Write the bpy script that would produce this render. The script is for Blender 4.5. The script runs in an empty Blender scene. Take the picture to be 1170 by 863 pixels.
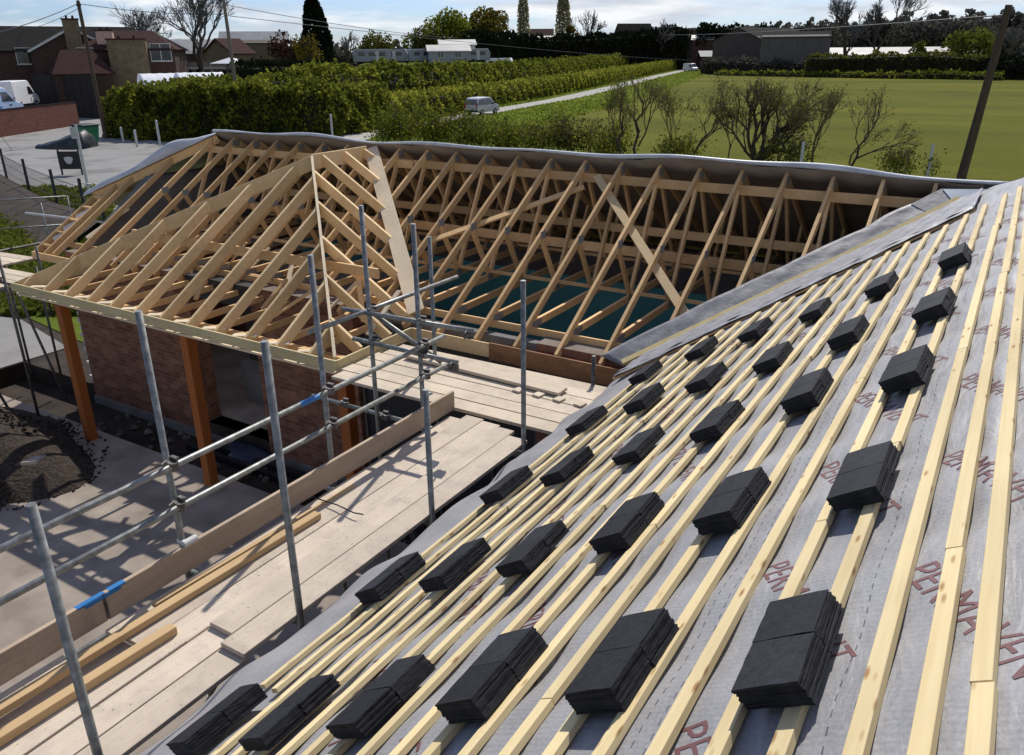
import bpy, bmesh, math, random
import numpy as np
from mathutils import Vector, Matrix
random.seed(7); rng = np.random.default_rng(7)
S = bpy.context.scene
COL = S.collection
R = math.radians

# ------------------------------------------------------------------ camera model (also used to survey the place from the photograph)
FPX, YAW, PITCH, ROLL = 917.6, 0.552795, 0.384414, -0.0081552
CAMZ = 6.1
_f = np.array([-math.sin(YAW)*math.cos(PITCH), math.cos(YAW)*math.cos(PITCH), -math.sin(PITCH)])
_r0 = np.array([math.cos(YAW), math.sin(YAW), 0.0]); _u0 = np.cross(_r0, _f)
_r = _r0*math.cos(ROLL)+_u0*math.sin(ROLL); _u = -_r0*math.sin(ROLL)+_u0*math.cos(ROLL)
def ray(x, y): return _f+_r*(x-585)/FPX-_u*(y-431.5)/FPX
def at(x, y, z=0.0):                      # ground survey: where a sight line meets height z
    d = ray(x, y); k = (z-CAMZ)/d[2]; return Vector((d[0]*k, d[1]*k, z))
def far(px, dist, z=0.0):                 # ground position at a distance along a bearing
    d = ray(px, 62); h = math.hypot(d[0], d[1]); return Vector((d[0]/h*dist, d[1]/h*dist, z))
def hgt(px, py, P):                       # height above P seen on a sight line
    d = ray(px, py); h = math.hypot(d[0], d[1]); return CAMZ+d[2]/h*math.hypot(P[0], P[1])
def bearing(px):
    d = ray(px, 62); return math.atan2(d[1], d[0])

cam = bpy.data.cameras.new('camera'); co = bpy.data.objects.new('camera', cam); COL.objects.link(co)
co.matrix_world = Matrix(((_r[0], _u[0], -_f[0], 0), (_r[1], _u[1], -_f[1], 0), (_r[2], _u[2], -_f[2], CAMZ), (0, 0, 0, 1)))
cam.sensor_width = 36; cam.lens = 36*FPX/1170; cam.clip_start = 0.05; cam.clip_end = 6000
S.camera = co

# ------------------------------------------------------------------ materials
def new_mat(name):
    m = bpy.data.materials.new(name); m.use_nodes = True
    nt = m.node_tree; b = nt.nodes['Principled BSDF']; return m, nt, b
def N(nt, typ, **kw):
    n = nt.nodes.new(typ)
    for k, v in kw.items():
        if k in n.inputs: n.inputs[k].default_value = v
        else: setattr(n, k, v)
    return n
def coords(nt, scale=(1, 1, 1), kind='Object', rot=(0, 0, 0)):
    tc = N(nt, 'ShaderNodeTexCoord'); mp = N(nt, 'ShaderNodeMapping'); mp.inputs['Scale'].default_value = scale
    mp.inputs['Rotation'].default_value = rot
    nt.links.new(tc.outputs[kind], mp.inputs['Vector']); return mp.outputs['Vector']
def ramp(nt, fac, stops):
    r = N(nt, 'ShaderNodeValToRGB'); e = r.color_ramp.elements
    while len(e) < len(stops): e.new(0.5)
    for el, (p, c) in zip(e, stops):
        el.position = p; el.color = (*c, 1) if len(c) == 3 else c
    nt.links.new(fac, r.inputs['Fac']); return r.outputs['Color']
def mixc(nt, fac, a, b, mode='MIX'):
    m = N(nt, 'ShaderNodeMix', data_type='RGBA', blend_type=mode)
    for sock, v in ((m.inputs[0], fac), (m.inputs[6], a), (m.inputs[7], b)):
        if hasattr(v, 'links'): nt.links.new(v, sock)
        elif isinstance(v, (int, float)): sock.default_value = v
        else: sock.default_value = (*v, 1)
    return m.outputs[2]
def bump(nt, b, hgt_, strength=.3, dist=.01):
    n = N(nt, 'ShaderNodeBump', Strength=strength, Distance=dist); nt.links.new(hgt_, n.inputs['Height']); nt.links.new(n.outputs['Normal'], b.inputs['Normal'])

def m_noise(name, c1, c2, scale=4, rough=.8, c3=None, detail=6, stretch=(1, 1, 1), bmp=.0, metallic=0, lo=.35, hi=.68, spec=.3, bdist=.01):
    m, nt, b = new_mat(name)
    v = coords(nt, stretch); n = N(nt, 'ShaderNodeTexNoise', Scale=scale, Detail=detail, Roughness=.6); nt.links.new(v, n.inputs['Vector'])
    st = [(lo, c1), (hi, c2)] if c3 is None else [(lo, c1), ((lo+hi)/2, c2), (hi, c3)]
    nt.links.new(ramp(nt, n.outputs['Fac'], st), b.inputs['Base Color'])
    b.inputs['Roughness'].default_value = rough; b.inputs['Metallic'].default_value = metallic
    b.inputs['Specular IOR Level'].default_value = spec
    if bmp: bump(nt, b, n.outputs['Fac'], bmp, bdist)
    return m

def m_wood(name, base, dark, axis='Y', knots=False, rough=.75, vary=.12, grain=1.0, dirt=None):
    """sawn softwood: streaks along an axis, a shade of its own for every piece, optional knots"""
    m, nt, b = new_mat(name)
    ks = {'X': (1.2, 28, 28), 'Y': (28, 1.2, 28), 'Z': (28, 28, 1.2), 'N': (9, 9, 9)}[axis]
    oi = N(nt, 'ShaderNodeObjectInfo')
    tc = N(nt, 'ShaderNodeTexCoord')
    off = N(nt, 'ShaderNodeVectorMath', operation='MULTIPLY_ADD'); off.inputs[1].default_value = (1, 1, 1)
    sc = N(nt, 'ShaderNodeVectorMath', operation='SCALE'); sc.inputs[0].default_value = (37, 61, 23); nt.links.new(oi.outputs['Random'], sc.inputs['Scale'])
    nt.links.new(tc.outputs['Object'], off.inputs[0]); nt.links.new(sc.outputs[0], off.inputs[2])
    mp = N(nt, 'ShaderNodeMapping'); mp.inputs['Scale'].default_value = ks; nt.links.new(off.outputs[0], mp.inputs['Vector'])
    n = N(nt, 'ShaderNodeTexNoise', Scale=1.6*grain, Detail=5, Roughness=.6, Distortion=.3); nt.links.new(mp.outputs[0], n.inputs['Vector'])
    c = ramp(nt, n.outputs['Fac'], [(.3, dark), (.62, base)])
    n2 = N(nt, 'ShaderNodeTexNoise', Scale=1.1, Detail=3); nt.links.new(off.outputs[0], n2.inputs['Vector'])
    c = mixc(nt, .5, c, ramp(nt, n2.outputs['Fac'], [(.35, tuple(x*.72 for x in base)), (.65, tuple(min(1, x*1.08) for x in base))]))
    if knots:
        mk = N(nt, 'ShaderNodeMapping'); s = {'X': (5.5, 19, 19), 'Y': (19, 5.5, 19), 'N': (8, 8, 8)}[axis]; mk.inputs['Scale'].default_value = s; nt.links.new(off.outputs[0], mk.inputs['Vector'])
        vo = N(nt, 'ShaderNodeTexVoronoi', Scale=1.0); nt.links.new(mk.outputs[0], vo.inputs['Vector'])
        fk = ramp(nt, vo.outputs['Distance'], [(.07, (.9, .9, .9)), (.19, (0, 0, 0))])
        c = mixc(nt, fk, c, (.30, .15, .05))
    if dirt:
        n3 = N(nt, 'ShaderNodeTexNoise', Scale=3.3, Detail=8, Roughness=.72); nt.links.new(off.outputs[0], n3.inputs['Vector'])
        f3 = ramp(nt, n3.outputs['Fac'], [(.48, (0, 0, 0)), (.72, (.75, .75, .75))]); c = mixc(nt, f3, c, dirt)
        n4 = N(nt, 'ShaderNodeTexNoise', Scale=38, Detail=2); nt.links.new(off.outputs[0], n4.inputs['Vector'])
        f4 = ramp(nt, n4.outputs['Fac'], [(.66, (0, 0, 0)), (.74, (.6, .6, .6))]); c = mixc(nt, f4, c, tuple(x*.45 for x in dirt))
    hv = N(nt, 'ShaderNodeHueSaturation'); mr = N(nt, 'ShaderNodeMapRange'); mr.inputs[3].default_value = 1-vary; mr.inputs[4].default_value = 1+vary
    nt.links.new(oi.outputs['Random'], mr.inputs[0]); nt.links.new(mr.outputs[0], hv.inputs['Value']); nt.links.new(c, hv.inputs['Color'])
    nt.links.new(hv.outputs[0], b.inputs['Base Color']); b.inputs['Roughness'].default_value = rough; b.inputs['Specular IOR Level'].default_value = .25
    bump(nt, b, n.outputs['Fac'], .25, .004)
    return m

def m_brick(name, c1, c2, mortar, scale=1.0, plane='XZ'):
    m, nt, b = new_mat(name)
    rot = {'XZ': (R(-90), 0, 0), 'YZ': (R(-90), 0, R(0))}[plane]
    tc = N(nt, 'ShaderNodeTexCoord'); sp = N(nt, 'ShaderNodeSeparateXYZ'); nt.links.new(tc.outputs['Object'], sp.inputs[0])
    ad = N(nt, 'ShaderNodeMath', operation='ADD'); nt.links.new(sp.outputs[0], ad.inputs[0]); nt.links.new(sp.outputs[1], ad.inputs[1])
    cb = N(nt, 'ShaderNodeCombineXYZ'); nt.links.new(ad.outputs[0], cb.inputs[0]); nt.links.new(sp.outputs[2], cb.inputs[1])
    t = N(nt, 'ShaderNodeTexBrick', Scale=1.0); nt.links.new(cb.outputs[0], t.inputs['Vector'])
    t.inputs['Brick Width'].default_value = .225*scale; t.inputs['Row Height'].default_value = .075*scale; t.inputs['Mortar Size'].default_value = .006*scale
    t.inputs['Color1'].default_value = (*c1, 1); t.inputs['Color2'].default_value = (*c2, 1); t.inputs['Mortar'].default_value = (*mortar, 1); t.inputs['Bias'].default_value = -.1
    n = N(nt, 'ShaderNodeTexNoise', Scale=5.0, Detail=6); nt.links.new(tc.outputs['Object'], n.inputs['Vector'])
    c = mixc(nt, .6, t.outputs['Color'], ramp(nt, n.outputs['Fac'], [(.3, (.45, .45, .45)), (.7, (1, .98, .95))]), 'MULTIPLY')
    nt.links.new(c, b.inputs['Base Color']); b.inputs['Roughness'].default_value = .9; b.inputs['Specular IOR Level'].default_value = .15
    bump(nt, b, t.outputs['Fac'], -.4, .01); return m

def m_leaf(name, stops, trans=.35, rough=.6):
    """leaves: every leaf its own shade along a ramp, some light shining through"""
    m = bpy.data.materials.new(name); m.use_nodes = True; nt = m.node_tree; nt.nodes.clear()
    g = N(nt, 'ShaderNodeNewGeometry'); v = coords(nt); n = N(nt, 'ShaderNodeTexNoise', Scale=.55, Detail=3); nt.links.new(v, n.inputs['Vector'])
    ad = N(nt, 'ShaderNodeMath', operation='MULTIPLY_ADD'); ad.inputs[1].default_value = .5; nt.links.new(g.outputs['Random Per Island'], ad.inputs[0])
    mr = N(nt, 'ShaderNodeMapRange'); mr.inputs[1].default_value = .3; mr.inputs[2].default_value = .7; mr.inputs[3].default_value = 0; mr.inputs[4].default_value = .5
    nt.links.new(n.outputs['Fac'], mr.inputs[0]); nt.links.new(mr.outputs[0], ad.inputs[2])
    c = ramp(nt, ad.outputs[0], stops)
    d = N(nt, 'ShaderNodeBsdfDiffuse'); t = N(nt, 'ShaderNodeBsdfTranslucent'); mx = N(nt, 'ShaderNodeMixShader', Fac=trans); o = N(nt, 'ShaderNodeOutputMaterial')
    nt.links.new(c, d.inputs[0]); nt.links.new(c, t.inputs[0]); nt.links.new(d.outputs[0], mx.inputs[1]); nt.links.new(t.outputs[0], mx.inputs[2]); nt.links.new(mx.outputs[0], o.inputs[0])
    return m

def m_plain(name, c, rough=.6, metallic=0, spec=.4):
    return m_noise(name, tuple(x*.86 for x in c), tuple(min(1, x*1.08) for x in c), 6, rough, metallic=metallic, spec=spec)

def m_membrane(name):
    """woven breather membrane: ribs across the roll, printed lap lines (dashes) along it, soft creases"""
    m, nt, b = new_mat(name)
    uv = N(nt, 'ShaderNodeUVMap'); sp = N(nt, 'ShaderNodeSeparateXYZ'); nt.links.new(uv.outputs[0], sp.inputs[0])
    n = N(nt, 'ShaderNodeTexNoise', Scale=3.2, Detail=7, Roughness=.62); nt.links.new(uv.outputs[0], n.inputs['Vector'])
    n2 = N(nt, 'ShaderNodeTexNoise', Scale=90, Detail=2); nt.links.new(uv.outputs[0], n2.inputs['Vector'])
    c = ramp(nt, n.outputs['Fac'], [(.3, (.205, .20, .205)), (.5, (.27, .265, .268)), (.72, (.345, .34, .342))])
    c = mixc(nt, .25, c, ramp(nt, n2.outputs['Fac'], [(.35, (.2, .2, .21)), (.65, (.42, .42, .43))]))
    def M(op, a, bb=None, cc=None):
        q = N(nt, 'ShaderNodeMath', operation=op)
        for i, v in enumerate((a, bb, cc)):
            if v is None: continue
            if hasattr(v, 'links'): nt.links.new(v, q.inputs[i])
            else: q.inputs[i].default_value = v
        return q.outputs[0]
    u, v = sp.outputs[0], sp.outputs[1]
    masks = []
    for u0, ph in ((-.150, 0), (-.096, .03), (-.69, .02), (-.64, .05), (-1.32, .01), (-1.27, .05), (-1.95, .0), (-2.6, .02), (.41, 0)):
        du = M('ABSOLUTE', M('SUBTRACT', u, u0)); a = M('LESS_THAN', du, .0022)
        w = M('FRACT', M('DIVIDE', M('ADD', v, ph+20), .058)); masks.append(M('MULTIPLY', a, M('LESS_THAN', w, .5)))
    k = masks[0]
    for q in masks[1:]: k = M('MAXIMUM', k, q)
    k = M('MULTIPLY', k, .8)
    c = mixc(nt, k, c, (.04, .04, .045))
    nt.links.new(c, b.inputs['Base Color']); b.inputs['Roughness'].default_value = .5; b.inputs['Specular IOR Level'].default_value = .45
    wv = N(nt, 'ShaderNodeTexWave', Scale=13.0, Distortion=1.5, bands_direction='Y', wave_type='BANDS'); wv.inputs['Detail'].default_value = 2; nt.links.new(uv.outputs[0], wv.inputs['Vector'])
    mp = N(nt, 'ShaderNodeMapping'); mp.inputs['Scale'].default_value = (7, 2.2, 1); nt.links.new(uv.outputs[0], mp.inputs['Vector'])
    n3 = N(nt, 'ShaderNodeTexNoise', Scale=1.6, Detail=4, Distortion=.6); nt.links.new(mp.outputs[0], n3.inputs['Vector'])
    h = M('ADD', M('MULTIPLY', wv.outputs['Fac'], .045), M('MULTIPLY', n3.outputs['Fac'], 1.1))
    bump(nt, b, h, .5, .018); return m

MAT = {}
MAT['truss'] = m_wood('truss_timber', (.74, .485, .235), (.58, .34, .145), 'N', vary=.24)
MAT['jack'] = m_wood('rafter_timber', (.78, .575, .315), (.64, .43, .205), 'N', vary=.18)
MAT['pale'] = m_wood('pale_board', (.72, .60, .42), (.60, .46, .29), 'N', vary=.08)
MAT['treated'] = m_wood('treated_fascia', (.58, .485, .275), (.46, .365, .19), 'X', knots=True, vary=.06)
MAT['oldfascia'] = m_wood('stained_board', (.33, .17, .08), (.16, .075, .035), 'X', vary=.1, dirt=(.10, .05, .025))
MAT['batten'] = m_wood('batten_timber', (.74, .60, .34), (.62, .46, .22), 'Y', knots=True, vary=.10)
MAT['lath'] = m_wood('valley_lath_timber', (.62, .50, .24), (.46, .34, .14), 'N', vary=.05)
MAT['board'] = m_wood('weathered_board', (.60, .505, .395), (.49, .40, .31), 'Y', vary=.10, dirt=(.36, .30, .25))
MAT['boardX'] = m_wood('weathered_deck_board', (.62, .52, .39), (.51, .41, .30), 'X', vary=.10, dirt=(.38, .31, .25))
MAT['toe'] = m_wood('toe_board_timber', (.47, .36, .26), (.37, .275, .19), 'Y', vary=.05, dirt=(.28, .21, .155))
MAT['timber'] = m_wood('sawn_timber', (.58, .40, .21), (.46, .29, .13), 'Y', vary=.08)
MAT['post'] = m_wood('stained_post', (.36, .115, .03), (.27, .075, .018), 'Z', vary=.08)
MAT['membrane'] = m_membrane('roof_membrane')
MAT['felt'] = m_noise('valley_felt', (.13, .13, .14), (.22, .22, .235), 9, .55, bmp=.35, bdist=.02, spec=.4)
MAT['feltlight'] = m_noise('rolled_membrane', (.20, .195, .21), (.33, .325, .34), 7, .5, bmp=.5, bdist=.02)
MAT['feltunder'] = m_noise('felt_underlay', (.21, .165, .13), (.30, .24, .19), 2.5, .75, bmp=.3, bdist=.03)
MAT['feltwhite'] = m_noise('pale_felt_edge', (.40, .415, .44), (.56, .575, .60), 3, .45, bmp=.35, bdist=.02)
MAT['sheet'] = m_noise('blue_grey_sheet', (.34, .39, .45), (.44, .49, .55), 3, .4, bmp=.2, bdist=.02)
MAT['ink'] = m_plain('red_print', (.165, .068, .07), .6)
def m_tile():
    m, nt, b = new_mat('dark_tile'); oi = N(nt, 'ShaderNodeObjectInfo'); v = coords(nt)
    n = N(nt, 'ShaderNodeTexNoise', Scale=60, Detail=4); nt.links.new(v, n.inputs['Vector'])
    c = ramp(nt, n.outputs['Fac'], [(.3, (.011, .012, .015)), (.7, (.024, .025, .030))])
    hv = N(nt, 'ShaderNodeHueSaturation'); mr = N(nt, 'ShaderNodeMapRange'); mr.inputs[3].default_value = .75; mr.inputs[4].default_value = 1.35
    nt.links.new(oi.outputs['Random'], mr.inputs[0]); nt.links.new(mr.outputs[0], hv.inputs['Value']); nt.links.new(c, hv.inputs['Color']); nt.links.new(hv.outputs[0], b.inputs['Base Color'])
    b.inputs['Roughness'].default_value = .72; b.inputs['Specular IOR Level'].default_value = .2; bump(nt, b, n.outputs['Fac'], .3, .003); return m
MAT['tile'] = m_tile()
MAT['steel'] = m_noise('galvanised_steel', (.15, .152, .142), (.31, .312, .295), 14, .48, metallic=.55, detail=4, spec=.5)
MAT['plate'] = m_noise('nail_plate_steel', (.26, .26, .25), (.42, .42, .41), 40, .5, metallic=.4)
MAT['steeldark'] = m_noise('rusty_coupler_steel', (.06, .05, .045), (.20, .19, .18), 30, .6, metallic=.5)
MAT['blacksteel'] = m_plain('black_steel', (.018, .018, .02), .5)
MAT['tape'] = m_plain('blue_tape', (.03, .17, .42), .4)
MAT['brick'] = m_brick('brown_brick', (.21, .085, .05), (.36, .17, .10), (.24, .20, .165))
MAT['brickred'] = m_brick('dull_red_brick', (.17, .06, .045), (.23, .085, .06), (.15, .12, .10))
MAT['brickhouse'] = m_brick('house_brick', (.06, .035, .03), (.095, .05, .04), (.07, .055, .05), 1.2)
MAT['concrete'] = m_noise('concrete_slab', (.22, .18, .145), (.36, .305, .25), 1.6, .9, bmp=.2)
MAT['road'] = m_noise('pale_road', (.16, .155, .145), (.25, .24, .225), .35, .92, c3=(.205, .20, .19), detail=9)
MAT['lane'] = m_noise('gravel_lane', (.28, .265, .235), (.40, .38, .34), .8, .95, detail=8)
MAT['soil'] = m_noise('dark_soil', (.020, .014, .010), (.052, .038, .027), 1.8, .95, bmp=.5, bdist=.1)
def m_grass(name, a, b_, c, scale=.25, stripe=0):
    m, nt, b = new_mat(name); v = coords(nt)
    n = N(nt, 'ShaderNodeTexNoise', Scale=scale, Detail=9, Roughness=.65); nt.links.new(v, n.inputs['Vector'])
    n2 = N(nt, 'ShaderNodeTexNoise', Scale=3.0, Detail=8, Roughness=.7); nt.links.new(v, n2.inputs['Vector'])
    q = ramp(nt, n.outputs['Fac'], [(.32, a), (.5, b_), (.68, c)])
    q = mixc(nt, .55, q, ramp(nt, n2.outputs['Fac'], [(.3, (.6, .6, .6)), (.7, (1.25, 1.25, 1.2))]), 'MULTIPLY')
    if stripe:
        mp = coords(nt, (.012, .10, .1), rot=(0, 0, R(8))); n3 = N(nt, 'ShaderNodeTexNoise', Scale=1.0, Detail=5); nt.links.new(mp, n3.inputs['Vector'])
        q = mixc(nt, stripe, q, ramp(nt, n3.outputs['Fac'], [(.35, (.66, .70, .62)), (.62, (1.12, 1.08, 1.1))]), 'MULTIPLY')
    nt.links.new(q, b.inputs['Base Color']); b.inputs['Roughness'].default_value = 1; b.inputs['Specular IOR Level'].default_value = .05
    bump(nt, b, n2.outputs['Fac'], .6, .15); return m
MAT['grass'] = m_grass('rough_grass', (.075, .105, .016), (.115, .150, .022), (.165, .175, .035), .18)
MAT['field'] = m_grass('pasture', (.088, .096, .011), (.112, .116, .013), (.138, .130, .018), .04, stripe=.8)
MAT['verge'] = m_grass('bright_verge', (.085, .115, .014), (.115, .145, .018), (.16, .17, .026), .3)
MAT['hedge'] = m_leaf('hedge_leaf', [(.05, (.036, .047, .009)), (.40, (.098, .120, .018)), (.72, (.21, .22, .030)), (1, (.34, .32, .05))], .45)
MAT['hedgey'] = m_leaf('yellow_hedge_leaf', [(.05, (.055, .068, .012)), (.40, (.16, .18, .026)), (.72, (.29, .29, .040)), (1, (.42, .38, .06))], .45)
MAT['twigcore'] = m_noise('hedge_twigs', (.012, .013, .006), (.035, .032, .016), 5, 1)
MAT['dark'] = m_leaf('dark_conifer', [(.05, (.006, .010, .006)), (.6, (.016, .022, .012)), (1, (.030, .036, .018))], .15)
MAT['olive'] = m_leaf('olive_leaf', [(.05, (.028, .034, .010)), (.5, (.085, .090, .020)), (1, (.17, .155, .034))], .5)
MAT['ochre'] = m_leaf('ochre_leaf', [(.05, (.06, .05, .012)), (.5, (.13, .105, .018)), (1, (.22, .18, .03))])
MAT['lime'] = m_leaf('fresh_leaf', [(.05, (.05, .07, .012)), (.5, (.12, .14, .022)), (1, (.20, .21, .04))])
MAT['vergeleaf'] = m_leaf('verge_leaf', [(.05, (.08, .115, .016)), (.5, (.17, .22, .03)), (1, (.30, .33, .06))], .5)
MAT['maroon'] = m_leaf('maroon_leaf', [(.05, (.022, .012, .010)), (.6, (.06, .028, .022)), (1, (.10, .05, .035))])
MAT['poplar'] = m_leaf('poplar_leaf', [(.05, (.18, .17, .10)), (.5, (.34, .31, .18)), (1, (.48, .43, .26))], .6)
MAT['greywoodland'] = m_leaf('grey_woodland', [(.05, (.05, .048, .044)), (.5, (.09, .085, .072)), (1, (.14, .13, .10))], .3)  # leaf colour lightened to stand in for distance haze; no haze volume
MAT['bark'] = m_noise('bark', (.036, .028, .02), (.095, .076, .055), 8, .95)
MAT['twig'] = m_noise('twig_bark', (.10, .080, .045), (.21, .165, .09), 4, .95)
MAT['twiggrey'] = m_noise('grey_twigs', (.07, .068, .07), (.14, .135, .135), 4, .95)
MAT['wirewood'] = m_noise('pole_wood', (.055, .038, .026), (.11, .078, .055), 3, .9, stretch=(12, 12, .6))
MAT['greywood'] = m_noise('weathered_pole_wood', (.13, .115, .085), (.22, .20, .155), 3, .9, stretch=(12, 12, .6))
MAT['white'] = m_plain('white_paint', (.78, .78, .78), .4)
MAT['offwhite'] = m_plain('weathered_white', (.52, .52, .50), .6)
MAT['caravan'] = m_plain('caravan_side', (.26, .28, .31), .5)
MAT['silver'] = m_plain('silver_paint', (.50, .50, .52), .35, .2)
MAT['bluevan'] = m_plain('pale_blue_paint', (.40, .52, .72), .35)
MAT['bluestripe'] = m_plain('blue_stripe_paint', (.12, .2, .42), .35)
MAT['glass'] = m_plain('dark_glass', (.012, .014, .017), .08, spec=.8)
MAT['tyre'] = m_plain('tyre_rubber', (.02, .02, .02), .8)
MAT['redlamp'] = m_plain('red_lamp', (.35, .02, .02), .3)
MAT['greenplastic'] = m_plain('green_plastic', (.02, .16, .07), .45)
MAT['rooftile'] = m_noise('dark_roof_tile', (.012, .011, .011), (.024, .022, .021), 3, .95, spec=.08)
MAT['redtile'] = m_noise('brown_red_tile', (.036, .019, .017), (.065, .031, .027), 3, .95, spec=.08)
MAT['slate'] = m_noise('grey_sheet_roof', (.13, .135, .15), (.20, .205, .22), 1, .6)
MAT['palesheet'] = m_noise('pale_sheet_roof', (.34, .33, .30), (.46, .44, .40), .4, .6)
MAT['render'] = m_noise('tan_render', (.12, .088, .055), (.18, .135, .085), 2, .9)
MAT['pinkbrick'] = m_noise('pale_pink_brick', (.46, .30, .25), (.56, .38, .32), 4, .9)
MAT['fencewood'] = m_noise('black_fence_wood', (.014, .012, .012), (.032, .027, .026), 2, .9, stretch=(1, 1, 6))
MAT['barn'] = m_noise('brown_cladding', (.065, .05, .042), (.115, .09, .075), 1, .9, stretch=(4, 4, .4))  # brown cladding with some distance haze put into its colour
MAT['greyclad'] = m_noise('grey_cladding', (.085, .075, .068), (.13, .115, .10), .6, .85, stretch=(5, 5, .3))
MAT['teal'] = m_noise('teal_lining', (.11, .42, .45), (.15, .52, .55), 1.2, .6)
MAT['insul'] = m_noise('insulation', (.45, .40, .37), (.70, .66, .62), 9, .95, bmp=.5, bdist=.03)
MAT['darkdoor'] = m_plain('anthracite_frame', (.028, .030, .033), .5)
MAT['interior'] = m_noise('blockwork', (.13, .125, .12), (.20, .19, .18), 2, .95)
MAT['stone'] = m_noise('gravel_stone', (.06, .055, .05), (.20, .185, .16), 3, .95)
MAT['heap'] = m_noise('gravel_heap', (.020, .014, .010), (.075, .055, .040), 22, .95, bmp=1, bdist=.05, detail=8)
MAT['tarp'] = m_noise('dark_tarpaulin', (.016, .02, .02), (.04, .048, .047), 3, .45, bmp=.4, bdist=.05)
MAT['bluebag'] = m_plain('dark_blue_plastic', (.02, .025, .05), .4)

# ------------------------------------------------------------------ mesh building
class MB:
    def __init__(s): s.v = []; s.f = []
    def add(s, vs, fs):
        o = len(s.v); s.v += [tuple(v) for v in vs]; s.f += [tuple(i+o for i in f) for f in fs]; return s
    def box(s, c, size, ax=None, bev=0):
        c = Vector(c); hx, hy, hz = [q/2 for q in size]
        ax = ax or (Vector((1, 0, 0)), Vector((0, 1, 0)), Vector((0, 0, 1)))
        vs = [c+ax[0]*(hx*a)+ax[1]*(hy*b)+ax[2]*(hz*d) for a in (-1, 1) for b in (-1, 1) for d in (-1, 1)]
        return s.add(vs, [(0, 1, 3, 2), (4, 6, 7, 5), (0, 4, 5, 1), (2, 3, 7, 6), (0, 2, 6, 4), (1, 5, 7, 3)])
    def span(s, a, b):
        return s.box([(p+q)/2 for p, q in zip(a, b)], [abs(q-p) for p, q in zip(a, b)])
    def bar(s, p, q, w, h, up=(0, 0, 1), top=False):
        """rectangular bar p->q, w wide, h deep; with top=True the line p-q is the middle of its upper face"""
        p, q = Vector(p), Vector(q); d = (q-p); L = d.length; d = d/L
        up = Vector(up); side = d.cross(up).normalized(); u = side.cross(d)
        c = (p+q)/2-(u*(h/2) if top else Vector())
        return s.box(c, (L, w, h), (d, side, u))
    def tube(s, p, q, r, r2=None, n=10, cap=True):
        p, q = Vector(p), Vector(q); r2 = r if r2 is None else r2; d = (q-p).normalized()
        a = d.orthogonal().normalized(); b = d.cross(a); o = len(s.v)
        for c, rr in ((p, r), (q, r2)):
            for i in range(n):
                t = 2*math.pi*i/n; s.v.append(tuple(c+a*(rr*math.cos(t))+b*(rr*math.sin(t))))
        for i in range(n): s.f.append((o+i, o+(i+1) % n, o+n+(i+1) % n, o+n+i))
        if cap: s.f.append(tuple(o+i for i in range(n-1, -1, -1))); s.f.append(tuple(o+n+i for i in range(n)))
        return s
    def path(s, pts, r, n=8):
        pts = [Vector(p) for p in pts]; o = len(s.v); m = len(pts)
        for k, c in enumerate(pts):
            d = (pts[min(k+1, m-1)]-pts[max(k-1, 0)]).normalized(); a = d.cross(Vector((0, 0, 1)))
            a = a.normalized() if a.length > 1e-4 else d.orthogonal().normalized(); b = d.cross(a)
            for i in range(n):
                t = 2*math.pi*i/n; s.v.append(tuple(c+a*(r*math.cos(t))+b*(r*math.sin(t))))
        for k in range(m-1):
            for i in range(n): s.f.append((o+k*n+i, o+k*n+(i+1) % n, o+(k+1)*n+(i+1) % n, o+(k+1)*n+i))
        s.f.append(tuple(o+i for i in range(n-1, -1, -1))); s.f.append(tuple(o+(m-1)*n+i for i in range(n))); return s
    def sheet(s, poly, thick, nrm):
        """a flat polygon given real thickness along nrm (downwards from the polygon)"""
        nrm = Vector(nrm).normalized(); n = len(poly); top = [Vector(p) for p in poly]; bot = [p-nrm*thick for p in top]
        fs = [tuple(range(n)), tuple(range(2*n-1, n-1, -1))]+[(i, n+i, n+(i+1) % n, (i+1) % n) for i in range(n)]
        return s.add(top+bot, fs)
    def prism(s, poly2, axis_o, ax, ay, az, depth):
        """polygon in (ax, ay) at axis_o extruded depth along az"""
        o = Vector(axis_o); ax, ay, az = Vector(ax), Vector(ay), Vector(az)
        a = [o+ax*x+ay*y for x, y in poly2]; b = [p+az*depth for p in a]; n = len(a)
        return s.add(a+b, [tuple(range(n-1, -1, -1)), tuple(range(n, 2*n))]+[(i, (i+1) % n, n+(i+1) % n, n+i) for i in range(n)])
    def build(s, name, mat, parent=None, bevel=0, smooth=False):
        me = bpy.data.meshes.new(name); off = Vector((0, 0, 0)) if parent is None else worldloc(parent)
        v = np.array(s.v, dtype=np.float64)-np.array(off)
        me.from_pydata(v.tolist(), [], s.f)
        bm = bmesh.new(); bm.from_mesh(me); bmesh.ops.recalc_face_normals(bm, faces=bm.faces)
        if bevel:
            bmesh.ops.bevel(bm, geom=list(bm.edges), offset=bevel, segments=1, affect='EDGES', clamp_overlap=True)
        bm.to_mesh(me); bm.free()
        return link(name, me, mat, parent, smooth)
def link(name, me, mat, parent=None, smooth=False):
    o = bpy.data.objects.new(name, me); COL.objects.link(o); me.materials.append(MAT[mat] if isinstance(mat, str) else mat)
    if parent is not None: o.parent = parent
    if smooth:
        for p in me.polygons: p.use_smooth = True
    return o
def worldloc(o):
    l = Vector(o.location)
    while o.parent is not None: o = o.parent; l = l+Vector(o.location)
    return l
def tag(o, label=None, cat=None, group=None, kind=None):
    for k, v in (('label', label), ('category', cat), ('group', group), ('kind', kind)):
        if v: o[k] = v
    return o
def thing(name, loc, label, cat, group=None, rz=0):
    o = bpy.data.objects.new(name, None); COL.objects.link(o); o.location = loc; o.rotation_euler.z = rz; o.empty_display_size = .1
    return tag(o, label, cat, group)
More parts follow.
